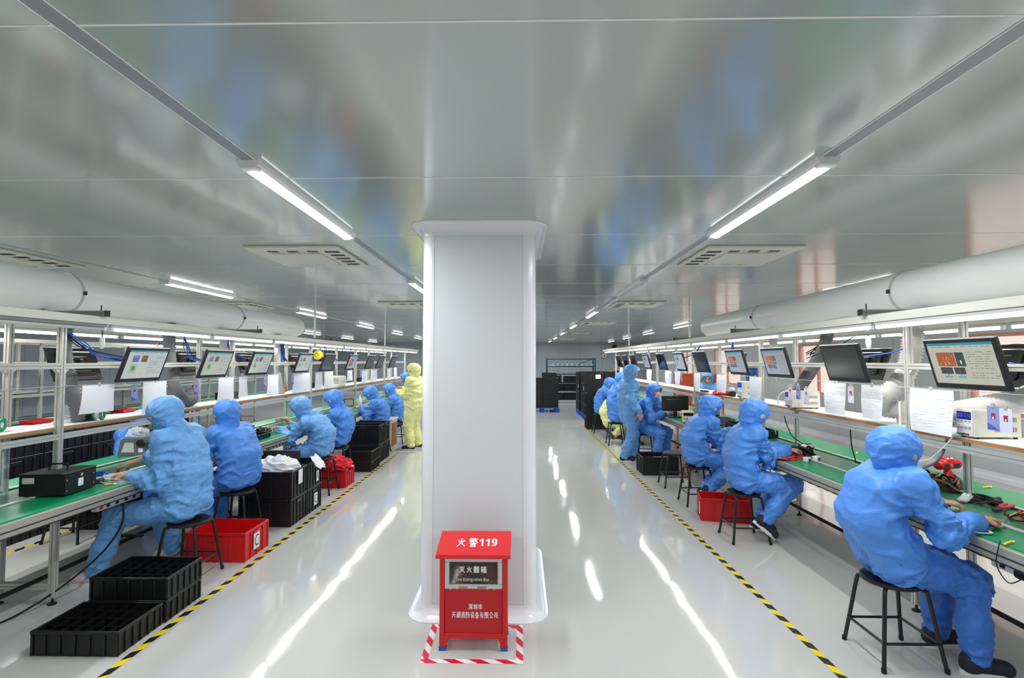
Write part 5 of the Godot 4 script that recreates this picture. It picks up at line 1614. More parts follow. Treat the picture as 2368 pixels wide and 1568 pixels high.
	o = thing("scanner", "white and black handheld device on the heap before the second worker on the right", "device", Vector3(2.86, TOP + 0.075, -5.2), "", 0.4)
	part("body", boxm(Vector3(0.14, 0.035, 0.07), 0.012), "white", o, at(Vector3(0, 0.018, 0)))
	part("window", boxm(Vector3(0.07, 0.005, 0.04), 0.002), "black_plastic", o, at(Vector3(0, 0.036, 0)))
	for q in [[2.66, -4.86, "left one"], [2.78, -4.92, "right one"]]:
		o = thing("plug_box", "white plug box before the second worker on the right, " + q[2], "plug box", Vector3(q[0], TOP, q[1]), "", 0.3)
		part("body", boxm(Vector3(0.06, 0.045, 0.05), 0.008), "white", o, at(Vector3(0, 0.0225, 0)))
		part("socket", boxm(Vector3(0.03, 0.025, 0.003)), "grey_plastic", o, at(Vector3(0.005, 0.022, 0.0255)))
	o = thing("desktop_monitor", "black desktop monitor seen from behind on the right workbench by the masked worker", "monitor", Vector3(2.56, TOP, -8.6), "", -0.12)
	part("stand_base", boxm(Vector3(0.2, 0.015, 0.16), 0.006), "black_plastic", o, at(Vector3(0, 0.008, 0)))
	part("stand_neck", boxm(Vector3(0.06, 0.12, 0.03), 0.006), "black_plastic", o, at(Vector3(0, 0.07, 0.01)))
	part("back_shell", boxm(Vector3(0.43, 0.25, 0.03), 0.01), "black_plastic", o, at(Vector3(0, 0.235, 0.01)))
	part("hub", boxm(Vector3(0.3, 0.17, 0.02), 0.012), "black_crate", o, at(Vector3(0.0, 0.22, 0.03)))
	part("screen", boxm(Vector3(0.40, 0.22, 0.002)), "screen_off", o, at(Vector3(0, 0.24, -0.0065)))
	for i in 4:
		o = thing("parts_tray", "dark parts tray on the right worktop behind the third worker, %s from the near end" % ORD[i], "tray", Vector3(3.0, TOP, -6.5 - i * 0.62))
		part("shell", crate_mesh(0.26, 0.09, 0.34, 2, false), ["black_crate", "black_crate", "grey_plastic", "black_crate"][i], o)

# ------------------------------------------------------------------ the far end of the hall
func back_area() -> void:
	# rack with shelves
	var o := thing("storage_rack", "teal steel storage rack against the far wall", "rack", Vector3(2.08, 0, -21.4))
	for x in [-0.98, 0.98]:
		for z in [-0.3, 0.3]:
			part("upright", boxm(Vector3(0.06, 1.85, 0.05), 0.004), "teal_paint", o, at(Vector3(x, 0.925, z)))
	for y in [0.15, 0.50, 0.83, 1.18, 1.50, 1.80]:
		part("shelf" if y < 1.7 else "top_beam", boxm(Vector3(1.9, 0.05, 0.6 if y < 1.7 else 0.05), 0.004), "teal_paint" if y > 1.1 else "dark_cap", o, at(Vector3(0, y, 0.0 if y < 1.7 else 0.3)))
	part("brace", rod(S(), Vector3(0.3, 1.55, -0.3), Vector3(0.95, 1.8, -0.3), 0.015, 8), "teal_paint", o)
	var y0 := [0.525, 0.855, 1.205, 1.525]
	for j in 4:
		for i in (9 if j > 1 else 0):
			var b := thing("small_bottle", "small pale bottle on the far rack, %s shelf up, %s from the left" % [ORD[j], ORD[i]], "bottle", Vector3(1.25 + i * 0.2 + 0.03 * j, y0[j], -21.2), "bottles on the far rack")
			var s := S()
			lathe(s, [Vector2(0.0, 0.0), Vector2(0.035, 0.0), Vector2(0.035, 0.06), Vector2(0.015, 0.085), Vector2(0.0, 0.09)], 10)
			part("body", s, "light_grey", b)
	for j in 3:
		for i in 3:
			if j == 2 and i == 0:
				continue
			crate("black crate on the far rack, %s shelf up, %s from the left" % [ORD[j], ORD[i]], Vector3(1.5 + 0.58 * i, [0.176, 0.526, 0.856][j], -21.45), Vector3(0.56, 0.24, 0.4), "black_crate", 0.0, 4)
	crate("black crate with a white note on the far storage rack", Vector3(1.45, 0.856, -21.4), Vector3(0.5, 0.26, 0.4), "black_crate", 0.0, 4)
	# blue pallets and black stacks
	pallet("blue pallet under the black crates left of the far rack", Vector3(0.75, 0, -17.9))
	for i in 2:
		for j in 3:
			crate("black pallet crate left of the far rack, %s stack, %s from the bottom" % [["left", "right"][i], ORD[j]], Vector3(0.50 + 0.53 * i, 0.151 + 0.331 * j, -17.8), Vector3(0.52, 0.33, 0.6), "black_crate", 0.0, 4)
	crate("black crate topping the stack on the blue pallet left of the far rack", Vector3(1.0, 0.151 + 0.331 * 3, -17.8), Vector3(0.48, 0.18, 0.5), "black_crate", 0.0, 4)
	pallet("blue pallet under the black stacks right of the far aisle, farther one", Vector3(2.45, 0, -17.0))
	pallet("blue pallet under the black stacks right of the far aisle, nearer one", Vector3(2.45, 0, -15.6))
	for k in 2:
		for i in 2:
			for j in 4:
				var c := crate("far right black crate, %s pallet, %s stack, %s from the bottom" % [["farther", "nearer"][k], ["left", "right"][i], ORD[j]], Vector3(2.16 + 0.58 * i, 0.151 + 0.306 * j, [-17.0, -15.6][k]), Vector3(0.57, 0.305, 0.95), "black_crate", 0.0, 4)
				if k == 1 and j == 3 and i == 0:
					part("note", boxm(Vector3(0.15, 0.12, 0.002)), "paper", c, at(Vector3(0.12, 0.2, 0.478)))
				if i == 0 and j == 2:
					part("note", boxm(Vector3(0.002, 0.12, 0.08)), "paper", c, at(Vector3(-0.288, 0.16, 0.3)))
	for j in 3:
		crate("black crate in the nearest stack right of the far aisle, %s from the bottom" % ORD[j], Vector3(1.97, 0.306 * j, -13.4), Vector3(0.56, 0.305, 0.45), "black_crate", 0.0, 4)
	# round-topped black bin behind
	o = thing("rolling_bin", "black round-topped bin behind the stacked crates at the end of the right workbench", "bin", Vector3(3.35, 0, -17.2))
	var s2 := S()
	lathe(s2, [Vector2(0.0, 0.0), Vector2(0.42, 0.0), Vector2(0.45, 1.2), Vector2(0.40, 1.36), Vector2(0.0, 1.42)], 24, Vector3.ZERO, Basis.IDENTITY, true)
	part("body", s2, "black_crate", o)
	# security cameras on the far wall
	for q in [[4.45, 2.02, "white box camera on the far wall above the end of the right workbench", "white"], [5.0, 2.52, "dark camera under the ceiling on the far wall", "dark_cap"]]:
		o = thing("security_camera", q[2], "camera", Vector3(q[0], q[1], BACK))
		part("bracket", boxm(Vector3(0.06, 0.06, 0.12), 0.008), "white", o, at(Vector3(0, 0, 0.06)))
		part("body", boxm(Vector3(0.2, 0.16, 0.2), 0.02), q[3], o, at(Vector3(0, -0.02, 0.21)))
		part("lens", boxm(Vector3(0.1, 0.07, 0.02), 0.01), "black_plastic", o, at(Vector3(0, -0.03, 0.315)))
	# beyond the right workbench
	for j in 3:
		crate("orange-brown crate stacked beyond the right workbench, %s from the bottom" % ORD[j], Vector3(5.0, 0.46 * j, -14.6), Vector3(1.2, 0.455, 0.6), "orange", 0.0, 4)
	o = thing("water_dispenser", "white water dispenser with a blue bottle on top beyond the right workbench", "water dispenser", Vector3(5.62, 0, -12.6))
	part("body", boxm(Vector3(0.32, 1.18, 0.32), 0.03), "white", o, at(Vector3(0, 0.6, 0)))
	part("tap_panel", boxm(Vector3(0.2, 0.2, 0.01), 0.004), "light_grey", o, at(Vector3(0, 0.9, 0.162)))
	s2 = S()
	lathe(s2, [Vector2(0.03, 1.18), Vector2(0.05, 1.2), Vector2(0.135, 1.26), Vector2(0.135, 1.52), Vector2(0.12, 1.56), Vector2(0.0, 1.565)], 20, Vector3.ZERO, Basis.IDENTITY, true)
	part("bottle", s2, "water_blue", o)

func pallet(label: String, pos: Vector3) -> void:
	var o := thing("pallet", label, "pallet", pos)
	for i in 7:
		part("deck_slat", boxm(Vector3(1.15, 0.025, 0.12), 0.004), "blue_plastic", o, at(Vector3(0, 0.1375, -0.45 + i * 0.15)))
	for x in [-0.5, 0.0, 0.5]:
		for z in [-0.42, 0.0, 0.42]:
			part("block", boxm(Vector3(0.14, 0.1, 0.14), 0.006), "blue_plastic", o, at(Vector3(x, 0.075, z)))
		part("runner", boxm(Vector3(0.14, 0.024, 1.0), 0.004), "blue_plastic", o, at(Vector3(x, 0.012, 0)))

# ------------------------------------------------------------------ blended bodies
# bones: [from, to, radius from, radius to]; returns [points, triangle corners]
func blob(bones: Array, cell: float, k: float, carve: Array = []) -> Array:
	var lo := Vector3.INF
	var hi := -Vector3.INF
	for b in bones:
		var r: float = maxf(b[2], b[3]) + cell * 3.0
		var rv := Vector3(r, r, r)
		lo = lo.min(b[0] - rv).min(b[1] - rv)
		hi = hi.max(b[0] + rv).max(b[1] + rv)
	var nx := int(ceil((hi.x - lo.x) / cell)) + 2
	var ny := int(ceil((hi.y - lo.y) / cell)) + 2
	var nz := int(ceil((hi.z - lo.z) / cell)) + 2
	var sy := nx
	var sz := nx * ny
	var F := PackedFloat32Array()
	F.resize(nx * ny * nz)
	var ik := 1.0 / k
	var mg := maxf(cell * 2.2, k * 3.0)
	for b in bones:
		var a: Vector3 = b[0] - lo
		var e: Vector3 = b[1] - lo
		var ra: float = b[2]
		var rb: float = b[3]
		var rm := maxf(ra, rb) + mg
		var ax := a.x
		var ay := a.y
		var az := a.z
		var dx := e.x - ax
		var dy := e.y - ay
		var dz := e.z - az
		var inv := 1.0 / maxf(dx * dx + dy * dy + dz * dz, 1e-9)
		var x0 := maxi(0, int((minf(ax, e.x) - rm) / cell))
		var x1 := mini(nx - 1, int((maxf(ax, e.x) + rm) / cell) + 1)
		var y0 := maxi(0, int((minf(ay, e.y) - rm) / cell))
		var y1 := mini(ny - 1, int((maxf(ay, e.y) + rm) / cell) + 1)
		var z0 := maxi(0, int((minf(az, e.z) - rm) / cell))
		var z1 := mini(nz - 1, int((maxf(az, e.z) + rm) / cell) + 1)
		var dr := rb - ra
		for z in range(z0, z1 + 1):
			var pz := z * cell - az
			for y in range(y0, y1 + 1):
				var py := y * cell - ay
				var yz := py * dy + pz * dz
				var i := z * sz + y * sy + x0
				for x in range(x0, x1 + 1):
					var px := x * cell - ax
					var h := clampf((px * dx + yz) * inv, 0.0, 1.0)
					var qx := px - dx * h
					var qy := py - dy * h
					var qz := pz - dz * h
					var rr := ra + dr * h
					var d2 := qx * qx + qy * qy + qz * qz
					if d2 < (rr + mg) * (rr + mg):
						F[i] += exp((rr - sqrt(d2)) * ik)
					i += 1
	for c in carve:
		var p: Vector3 = c[0] - lo
		var r: float = c[1]
		for z in range(maxi(0, int((p.z - r) / cell) - 2), mini(nz, int((p.z + r) / cell) + 3)):
			for y in range(maxi(0, int((p.y - r) / cell) - 2), mini(ny, int((p.y + r) / cell) + 3)):
				for x in range(maxi(0, int((p.x - r) / cell) - 2), mini(nx, int((p.x + r) / cell) + 3)):
					var i := z * sz + y * sy + x
					if F[i] > 0.0:
						F[i] = minf(F[i], exp((Vector3(x, y, z) * cell - p).length() * ik - r * ik))
	var V := PackedVector3Array()
	var I := PackedInt32Array()
	var at_ := PackedInt32Array()
	at_.resize(F.size())
	at_.fill(-1)
	var off := [0, 1, sy, sy + 1, sz, sz + 1, sz + sy, sz + sy + 1]
	var edges := [[0, 1], [2, 3], [4, 5], [6, 7], [0, 2], [1, 3], [4, 6], [5, 7], [0, 4], [1, 5], [2, 6], [3, 7]]
	for z in nz - 1:
		for y in ny - 1:
			var i := z * sz + y * sy
			for x in nx - 1:
				if F[i] > 0.0:
					var n := 0
					for o in off:
						if F[i + o] > 1.0:
							n += 1
					if n > 0 and n < 8:
						var sum := Vector3.ZERO
						var cnt := 0
						for e in edges:
							var fa := F[i + off[e[0]]]
							var fb := F[i + off[e[1]]]
							if (fa > 1.0) != (fb > 1.0):
								var la := log(maxf(fa, 1e-6))
								var lb := log(maxf(fb, 1e-6))
								var t := la / (la - lb)
								var p := Vector3(e[0] & 1, (e[0] >> 1) & 1, e[0] >> 2)
								var q := Vector3(e[1] & 1, (e[1] >> 1) & 1, e[1] >> 2)
								sum += p.lerp(q, t)
								cnt += 1
						at_[i] = V.size()
						V.append(lo + (Vector3(x, y, z) + sum / cnt) * cell)
				i += 1
	for z in range(1, nz - 1):
		for y in range(1, ny - 1):
			var i := z * sz + y * sy + 1
			for x in range(1, nx - 1):
				var f := F[i]
				if f > 0.0:
					var ins := f > 1.0
					for ax in 3:
						var st: int = [1, sy, sz][ax]
						if (F[i + st] > 1.0) != ins:
							var u: int = [sy, sz, 1][ax]
							var w: int = [sz, 1, sy][ax]
							var a := at_[i - u - w]
							var b := at_[i - w]
							var c := at_[i]
							var d := at_[i - u]
							if a < 0 or b < 0 or c < 0 or d < 0:
								continue
							if ins:
								I.append_array(PackedInt32Array([a, c, b, a, d, c]))
							else:
								I.append_array(PackedInt32Array([a, b, c, a, c, d]))
				i += 1
	return [V, I]

func normals_of(V: PackedVector3Array, I: PackedInt32Array) -> PackedVector3Array:
	var N := PackedVector3Array()
	N.resize(V.size())
	for t in range(0, I.size(), 3):
		var a := I[t]
		var b := I[t + 1]
		var c := I[t + 2]
		var n := (V[c] - V[a]).cross(V[b] - V[a])
		N[a] += n
		N[b] += n
		N[c] += n
	for i in N.size():
		N[i] = N[i].normalized()
	return N

# creases: push the surface along its normals; stretch says how the folds lie
func crease(V: PackedVector3Array, I: PackedInt32Array, amp: float, stretch: Vector3, shift := 0.0, foci: Array = [], base := 1.0) -> void:
	if amp <= 0.0:
		return
	var N := normals_of(V, I)
	for i in V.size():
		var p := V[i]
		var w := base
		for q in foci:
			w += exp(-p.distance_squared_to(q[0]) / (q[1] * q[1]))
		var n := 0.5 + 0.5 * fold.get_noise_3d(p.x * stretch.x + shift, p.y * stretch.y, p.z * stretch.z + p.y * 1.5)
		V[i] = p + N[i] * amp * minf(w, 1.1) * (n * n * n * 2.0 - 0.7)

# folds that run out from a pinch point: [centre, axis, number of folds, radius of the ring, its width, height]
func radial(V: PackedVector3Array, I: PackedInt32Array, foci: Array) -> void:
	var N := normals_of(V, I)
	for q in foci:
		if q[5] <= 0.0:
			continue
		var a: Vector3 = q[1].normalized()
		var u := a.cross(Vector3.UP if absf(a.y) < 0.9 else Vector3.RIGHT).normalized()
		var v := a.cross(u)
		for i in V.size():
			var d: Vector3 = V[i] - q[0]
			var s := d.dot(a)
			if absf(s) > 0.22:
				continue
			var x := d.dot(u)
			var y := d.dot(v)
			var rr := sqrt(x * x + y * y)
			var w: float = exp(-pow((rr - q[3]) / q[4], 2.0)) * exp(-s * s * 30.0)
			if w > 0.02:
				var p := V[i]
				var ph: float = atan2(y, x) * q[2] + 3.0 * fold.get_noise_3d(p.x * 3.0, p.y * 3.0, p.z * 3.0)
				var c := 0.5 + 0.5 * cos(ph)
				V[i] = p + N[i] * q[5] * w * (c * c * c * 1.9 - 0.6)

func mesh_of(sets: Array) -> ArrayMesh:
	var V := PackedVector3Array()
	var I := PackedInt32Array()
	for q in sets:
		var base := V.size()
		V.append_array(q[0])
		for i in q[1]:
			I.append(base + i)
	var arr := []
	arr.resize(Mesh.ARRAY_MAX)
	arr[Mesh.ARRAY_VERTEX] = V
	arr[Mesh.ARRAY_NORMAL] = normals_of(V, I)
	arr[Mesh.ARRAY_INDEX] = I
	var m := ArrayMesh.new()
	m.add_surface_from_arrays(Mesh.PRIMITIVE_TRIANGLES, arr)
	return m

func add_blob(s: SurfaceTool, bones: Array, cell: float, k: float) -> void:
	var q := blob(bones, cell, k)
	s.set_smooth_group(0)
	for i in q[1]:
		s.add_vertex(q[0][i])

func ik(a: Vector3, b: Vector3, l1: float, l2: float, pole: Vector3) -> Array:
	var d := b - a
	var dir := d.normalized()
	var L := clampf(d.length(), absf(l1 - l2) + 0.02, l1 + l2 - 0.004)
	var x := (l1 * l1 - l2 * l2 + L * L) / (2.0 * L)
	var h := sqrt(maxf(0.0, l1 * l1 - x * x))
	var p := (pole - dir * pole.dot(dir)).normalized()
	return [a + dir * x + p * h, a + dir * L]

# a hand from the wrist: palm, four fingers, thumb. hd along the hand, pn out of the palm, ts towards the thumb
func hand_bones(W: Vector3, hd: Vector3, pn: Vector3, ts: Vector3, curl: float) -> Array:
	var out := []
	var lens := [0.066, 0.076, 0.071, 0.056]
	for i in 4:
		var lat := ts * (0.030 - 0.0205 * i)
		var base := W + hd * (0.086 - 0.004 * absf(i - 1)) + lat
		out.append([W + lat * 0.55 + hd * 0.012, base, 0.0135, 0.0115])
		var p := base
		var ang := curl * 0.6 + 0.12 * i
		for j in 3:
			var dir := hd * cos(ang) + pn * sin(ang)
			var q: Vector3 = p + dir * lens[i] * [0.48, 0.30, 0.24][j]
			out.append([p, q, 0.0095 - 0.001 * j, 0.0088 - 0.001 * j])
			p = q
			ang += curl
	var t0 := W + hd * 0.022 + ts * 0.024
	var t1 := t0 + (hd * 0.62 + ts * 0.62 + pn * 0.35).normalized() * 0.042
	var t2 := t1 + (hd * 0.88 + ts * 0.12 + pn * 0.45).normalized() * 0.034
	out.append([W + hd * 0.008 + ts * 0.006, t0, 0.015, 0.014])
	out.append([t0, t1, 0.0125, 0.0105])
	out.append([t1, t2, 0.0105, 0.008])
	return out

func shoe_parts(ankle: Vector3, dir: Vector3, material: String, parent: Node) -> void:
	if not cache.has("shoe"):
		var q := blob([[Vector3(-0.035, 0.055, 0), Vector3(-0.03, 0.075, 0), 0.042, 0.046], [Vector3(-0.03, 0.05, 0), Vector3(0.13, 0.045, 0.0), 0.042, 0.038], [Vector3(0.06, 0.05, -0.012), Vector3(0.14, 0.045, 0.012), 0.038, 0.034]], 0.009, 0.012)
		for i in q[0].size():
			q[0][i].y = maxf(q[0][i].y, 0.018)
		for i in q[0].size():
			q[0][i] -= Vector3(0, 0.09, 0)
		cache["shoe"] = mesh_of([q])
		var poly := PackedVector2Array()
		for i in 24:
			var a := TAU * i / 24
			var c := cos(a)
			poly.append(Vector2(0.05 + 0.135 * c, sin(a) * (0.046 if c > 0 else 0.041)))
		cache["sole"] = done(extrude(S(), poly, 0.027, Transform3D(Basis(Vector3(1, 0, 0), Vector3(0, 0, -1), Vector3(0, 1, 0)), Vector3(0, -0.09, 0))))
	var x := dir.normalized()
	var z := x.cross(Vector3.UP).normalized()
	var B := Basis(x, z.cross(x), z)
	var s := part("shoe", cache["shoe"], material, parent, Transform3D(B, ankle))
	part("sole", cache["sole"], "sole_white", s)

# c: hip, face, neck, head, look, hl, hr (wrists), fl, fr (ankles) in the world; see people()
func person(label: String, c: Dictionary) -> void:
	var hip: Vector3 = c.hip
	var o := thing("person", label, "person", Vector3(hip.x, 0, hip.z))
	var R := Vector3(hip.x, 0, hip.z)
	var H := hip - R
	var f: Vector3 = Vector3(c.face.x, 0, c.face.y).normalized()
	var up := Vector3.UP
	var r := f.cross(up)
	var N: Vector3 = c.neck - R
	var C: Vector3 = c.head - R
	var l: Vector3 = c.look.normalized()
	var cell: float = c.get("cell", 0.02)
	var suit: String = c.get("suit", "suit_blue")
	var amp: float = c.get("amp", 0.008)
	var fat: float = c.get("fat", 1.0)
	var stand: bool = c.get("stand", false)
	var sw: float = c.get("sw", 0.165)
	# --- joints
	var Sc := N - up * 0.055
	var shax: Vector3 = r
	if c.has("shax"):
		shax = c.shax.normalized()
	var sh := [Sc - shax * sw, Sc + shax * sw]
	var arms := []
	var wr := [c.hl - R, c.hr - R]
	for i in 2:
		var side := -1.0 if i == 0 else 1.0
		var pole: Vector3 = c.get("pole", -up * 0.9 - f * 0.5) + shax * side * c.get("flare", 0.35)
		if c.has("pole%d" % i):
			pole = c["pole%d" % i]
		arms.append(ik(sh[i], wr[i], c.get("ua", 0.29), c.get("fa", 0.255), pole))
	var legs := []
	var an := [c.fl - R, c.fr - R]
	var hj := [H - r * 0.09 - up * 0.02, H + r * 0.09 - up * 0.02]
	for i in 2:
		var pole: Vector3 = c.get("knee", f * 0.8 + up * (0.2 if stand else 0.8))
		if c.has("knee%d" % i):
			pole = c["knee%d" % i]
		legs.append(ik(hj[i], an[i], c.get("th", 0.405 if stand else 0.405), c.get("shin", 0.40 if stand else 0.42), pole))
	var spine := (N - H).normalized()
	var bulge: float = c.get("bulge", 0.06)
	var mid := H.lerp(N, 0.42) - f * bulge
	var chest := H.lerp(N, 0.74) - f * bulge * 0.7
	# --- jacket
	var jf := [[mid + f * 0.06 - up * 0.03, 0.17], [H + f * 0.08 + up * 0.06, 0.16]]
	var rad := []
	var J := [
		[H - r * 0.085, mid - r * 0.078, 0.137 * fat, 0.122 * fat], [H + r * 0.085, mid + r * 0.078, 0.137 * fat, 0.122 * fat],
		[mid - r * 0.078, chest - r * 0.088, 0.122 * fat, 0.113 * fat], [mid + r * 0.078, chest + r * 0.088, 0.122 * fat, 0.113 * fat],
		[mid - f * 0.01, chest - f * 0.01, 0.115 * fat, 0.11 * fat],
		[chest - r * 0.08, Sc.lerp(sh[0], 0.7), 0.112 * fat, 0.074], [chest + r * 0.08, Sc.lerp(sh[1], 0.7), 0.112 * fat, 0.074],
		[N - up * 0.015, sh[0], 0.052, 0.066], [N - up * 0.015, sh[1], 0.052, 0.066],
		[sh[0], sh[1], 0.072, 0.072], [Sc, N + up * 0.01, 0.08, 0.066],
	]
	if stand:
		J.append([H - r * 0.06, H - r * 0.07 - up * 0.10, 0.145 * fat, 0.135 * fat])
		J.append([H + r * 0.06, H + r * 0.07 - up * 0.10, 0.145 * fat, 0.135 * fat])
	for i in 2:
		var el: Vector3 = arms[i][0]
		var w: Vector3 = arms[i][1]
		var cut: float = c.get("cuff%d" % i, 0.96)
		var we := el.lerp(w, cut)
		J.append([sh[i], el, 0.076, 0.066])
		J.append([el, el.lerp(w, cut * 0.75), 0.066, 0.058])
		J.append([el.lerp(w, cut * 0.75), we, 0.058, 0.043])
		jf.append([el, 0.11])
		var ax: Vector3 = shax * (-1.0 if i == 0 else 1.0)
		rad.append([sh[i] - up * 0.11 + f * 0.03, ax, 9.0, 0.13, 0.10, amp * 1.0])
		rad.append([H + r * (-0.14 if i == 0 else 0.14) + f * 0.10 + up * 0.02, ax, 11.0, 0.17, 0.13, amp * 1.3])
		rad.append([el + f * 0.03, ax, 9.0, 0.07, 0.05, amp * 0.6])
		jf.append([sh[i].lerp(el, 0.25) - up * 0.06, 0.10])
		jf.append([we, 0.07])
	var q := blob(J, cell, 0.016)
	radial(q[0], q[1], rad)
	crease(q[0], q[1], amp * 1.4, Vector3(3.2, 10, 3.2), hip.z * 3.0, jf, 0.10)
	crease(q[0], q[1], amp * (0.35 if suit == "suit_pale" else 0.12), Vector3(10, 19, 10), hip.z, jf, 0.35)
	if not stand and not c.has("squat"):
		seat_clamp(q[0], 0.463)
	part("jacket", mesh_of([q]), suit, o)
	# --- trousers
	var trad := []
	var tf := [[H + f * 0.10, 0.14]]
	var T := [[H - r * 0.07, H + r * 0.07, 0.132 * fat, 0.132 * fat]]
	var wide := 1.14 if stand else 1.0
	for i in 2:
		var kn: Vector3 = legs[i][0]
		var a: Vector3 = legs[i][1]
		T.append([hj[i], hj[i].lerp(kn, 0.5), 0.108 * fat, 0.094 * fat])
		T.append([hj[i].lerp(kn, 0.5), kn, 0.094 * fat * wide, 0.080 * wide])
		T.append([kn, kn.lerp(a, 0.6), 0.080 * wide, 0.076 * wide])
		T.append([kn.lerp(a, 0.6), a.lerp(kn, 0.03), 0.076 * wide, 0.060 * wide * wide])
		tf.append([kn, 0.12])
		trad.append([kn - f * 0.05, r, 9.0, 0.09, 0.06, amp * 0.7])
		trad.append([hj[i] + f * 0.05, r, 9.0, 0.14, 0.09, amp * 0.7])
		tf.append([a + up * 0.05, 0.12])
	q = blob(T, cell, 0.018)
	radial(q[0], q[1], trad)
	crease(q[0], q[1], amp * 0.9, Vector3(6, 11, 6), hip.z * 2.0 + 5.0, tf, 0.2)
	crease(q[0], q[1], amp * 0.5, Vector3(12, 16, 12), hip.z, tf, 0.3)
	if not stand and not c.has("squat"):
		seat_clamp(q[0], 0.462)
	for i in q[0].size():
		q[0][i].y = maxf(q[0][i].y, 0.045)
	part("trousers", mesh_of([q]), c.get("trousers", suit), o)
	# --- hood
	var hu := (up - l * up.dot(l)).normalized()
	var hs := l.cross(hu)
	var hc := minf(cell, 0.014)
	var K := [
		[C + hu * 0.022 + l * 0.01, C - l * 0.035 + hu * 0.012, 0.118, 0.116], [C + hu * 0.0 + l * 0.035, C + l * 0.035 - hu * 0.06, 0.088, 0.080],
		[C - l * 0.045 - hu * 0.035, C - l * 0.03 - hu * 0.08, 0.082, 0.072], [C + l * 0.045 - hu * 0.10, C + l * 0.03 - hu * 0.10, 0.058, 0.060],
		[C - hu * 0.09 - l * 0.01, N - up * 0.005, 0.070, 0.072], [N, N - up * 0.05, 0.076, 0.092],
		[N - up * 0.035, N + shax * 0.105 - up * 0.065, 0.066, 0.052], [N - up * 0.035, N - shax * 0.105 - up * 0.065, 0.066, 0.052],
	]
	var carve := []
	if c.get("open", true):
		carve = [[C + l * 0.160 - hu * 0.04, 0.128]]
	q = blob(K, hc, 0.018, carve)
	radial(q[0], q[1], [[C - hu * 0.02 + l * 0.02, hs, 15.0, 0.10, 0.06, amp * 0.35], [C - hu * 0.02 + l * 0.02, -hs, 13.0, 0.10, 0.06, amp * 0.35]])
	crease(q[0], q[1], amp * 0.8, Vector3(7, 9, 7), hip.z * 5.0, [[C - hu * 0.09 - l * 0.04, 0.10]], 0.45)
	var hood := part("hood", mesh_of([q]), suit, o)
	for e in [-1, 1]:
		var sp := SphereMesh.new()
		sp.radius = 1.0
		sp.height = 2.0
		sp.radial_segments = 14
		sp.rings = 8
		var ctr: Vector3 = C + hs * e * 0.110 - hu * 0.015 + l * 0.02
		part("ear_vent", sp, "ear_mesh", hood, Transform3D(Basis(hs * 0.010, hu * 0.029, l * 0.022), ctr))
	# --- skin: slender core, head with a face, forearms and hands in one mesh
	var core := [[H, chest, 0.065, 0.065], [chest, N, 0.065, 0.045], [N, C, 0.05, 0.06]]
	for i in 2:
		core.append([Sc, sh[i], 0.045, 0.045])
		core.append([sh[i], arms[i][0], 0.042, 0.036])
		core.append([hj[i], legs[i][0], 0.05, 0.042])
		core.append([legs[i][0], legs[i][1], 0.042, 0.034])
	var sets := [blob(core, maxf(cell * 1.6, 0.026), 0.012)]
	var fine := cell * 0.5
	var D := [
		[C + hu * 0.02 - l * 0.02, C + hu * 0.015 + l * 0.01, 0.084, 0.080], [C + l * 0.03 + hu * 0.03, C + l * 0.03 - hu * 0.03, 0.062, 0.060],
		[C + l * 0.03 - hu * 0.05, C + l * 0.052 - hu * 0.092, 0.052, 0.034], [C + l * 0.086 - hu * 0.005, C + l * 0.100 - hu * 0.042, 0.008, 0.014],
		[C + l * 0.078 - hu * 0.066, C + l * 0.080 - hu * 0.066, 0.014, 0.014], [C + l * 0.070 + hs * 0.036 - hu * 0.03, C + l * 0.07 - hs * 0.036 - hu * 0.03, 0.018, 0.018],
		[C - hu * 0.05, N, 0.055, 0.055],
	]
	sets.append(blob(D, clampf(fine, 0.006, 0.012), 0.008, [[C + l * 0.100 + hs * 0.033 + hu * 0.004, 0.021], [C + l * 0.100 - hs * 0.033 + hu * 0.004, 0.021]]))
	for i in 2:
		var el: Vector3 = arms[i][0]
		var w: Vector3 = arms[i][1]
		var fd := (w - el).normalized()
		var hd: Vector3 = c.get("hd%d" % i, (Vector3(fd.x, fd.y * 0.35, fd.z) + c.get("droop", -up * 0.15)).normalized())
		var pn: Vector3 = c.get("pn%d" % i, -up)
		pn = (pn - hd * pn.dot(hd)).normalized()
		var ts := hd.cross(pn) * (1.0 if i == 0 else -1.0)
		var hb := [[el, el.lerp(w, 0.5), 0.040, 0.036], [el.lerp(w, 0.5), w, 0.036, 0.025], [w, w + hd * 0.02, 0.024, 0.022]]
		if fine < 0.009:
			sets.append(blob(hb, 0.008, 0.006))
			sets.append(blob(hand_bones(w, hd, pn, ts, c.get("curl", 0.35)), 0.0042, 0.0035))
		else:
			sets.append(blob(hb + hand_bones(w, hd, pn, ts, c.get("curl", 0.35)), 0.0065, 0.0035))
	var body := part("body", mesh_of(sets), "skin", o)
	if c.get("faceparts", false):
		for e in [-1, 1]:
			var ec: Vector3 = C + l * 0.0855 + hs * e * 0.032 + hu * 0.004
			var sp := SphereMesh.new()
			sp.radius = 1.0
			sp.height = 2.0
			sp.radial_segments = 12
			sp.rings = 6
			part("eye", sp, "hair", body, Transform3D(Basis(hs * 0.014, hu * 0.0055, l * 0.006), ec))
			part("eyebrow", sp, "hair", body, Transform3D(Basis(hs * 0.019, hu * 0.004, l * 0.006), ec + hu * 0.022 + l * 0.006))
		var lp := SphereMesh.new()
		lp.radius = 1.0
		lp.height = 2.0
		part("lips", lp, "red_cloth", body, Transform3D(Basis(hs * 0.022, hu * 0.006, l * 0.006), C + l * 0.0915 - hu * 0.066))
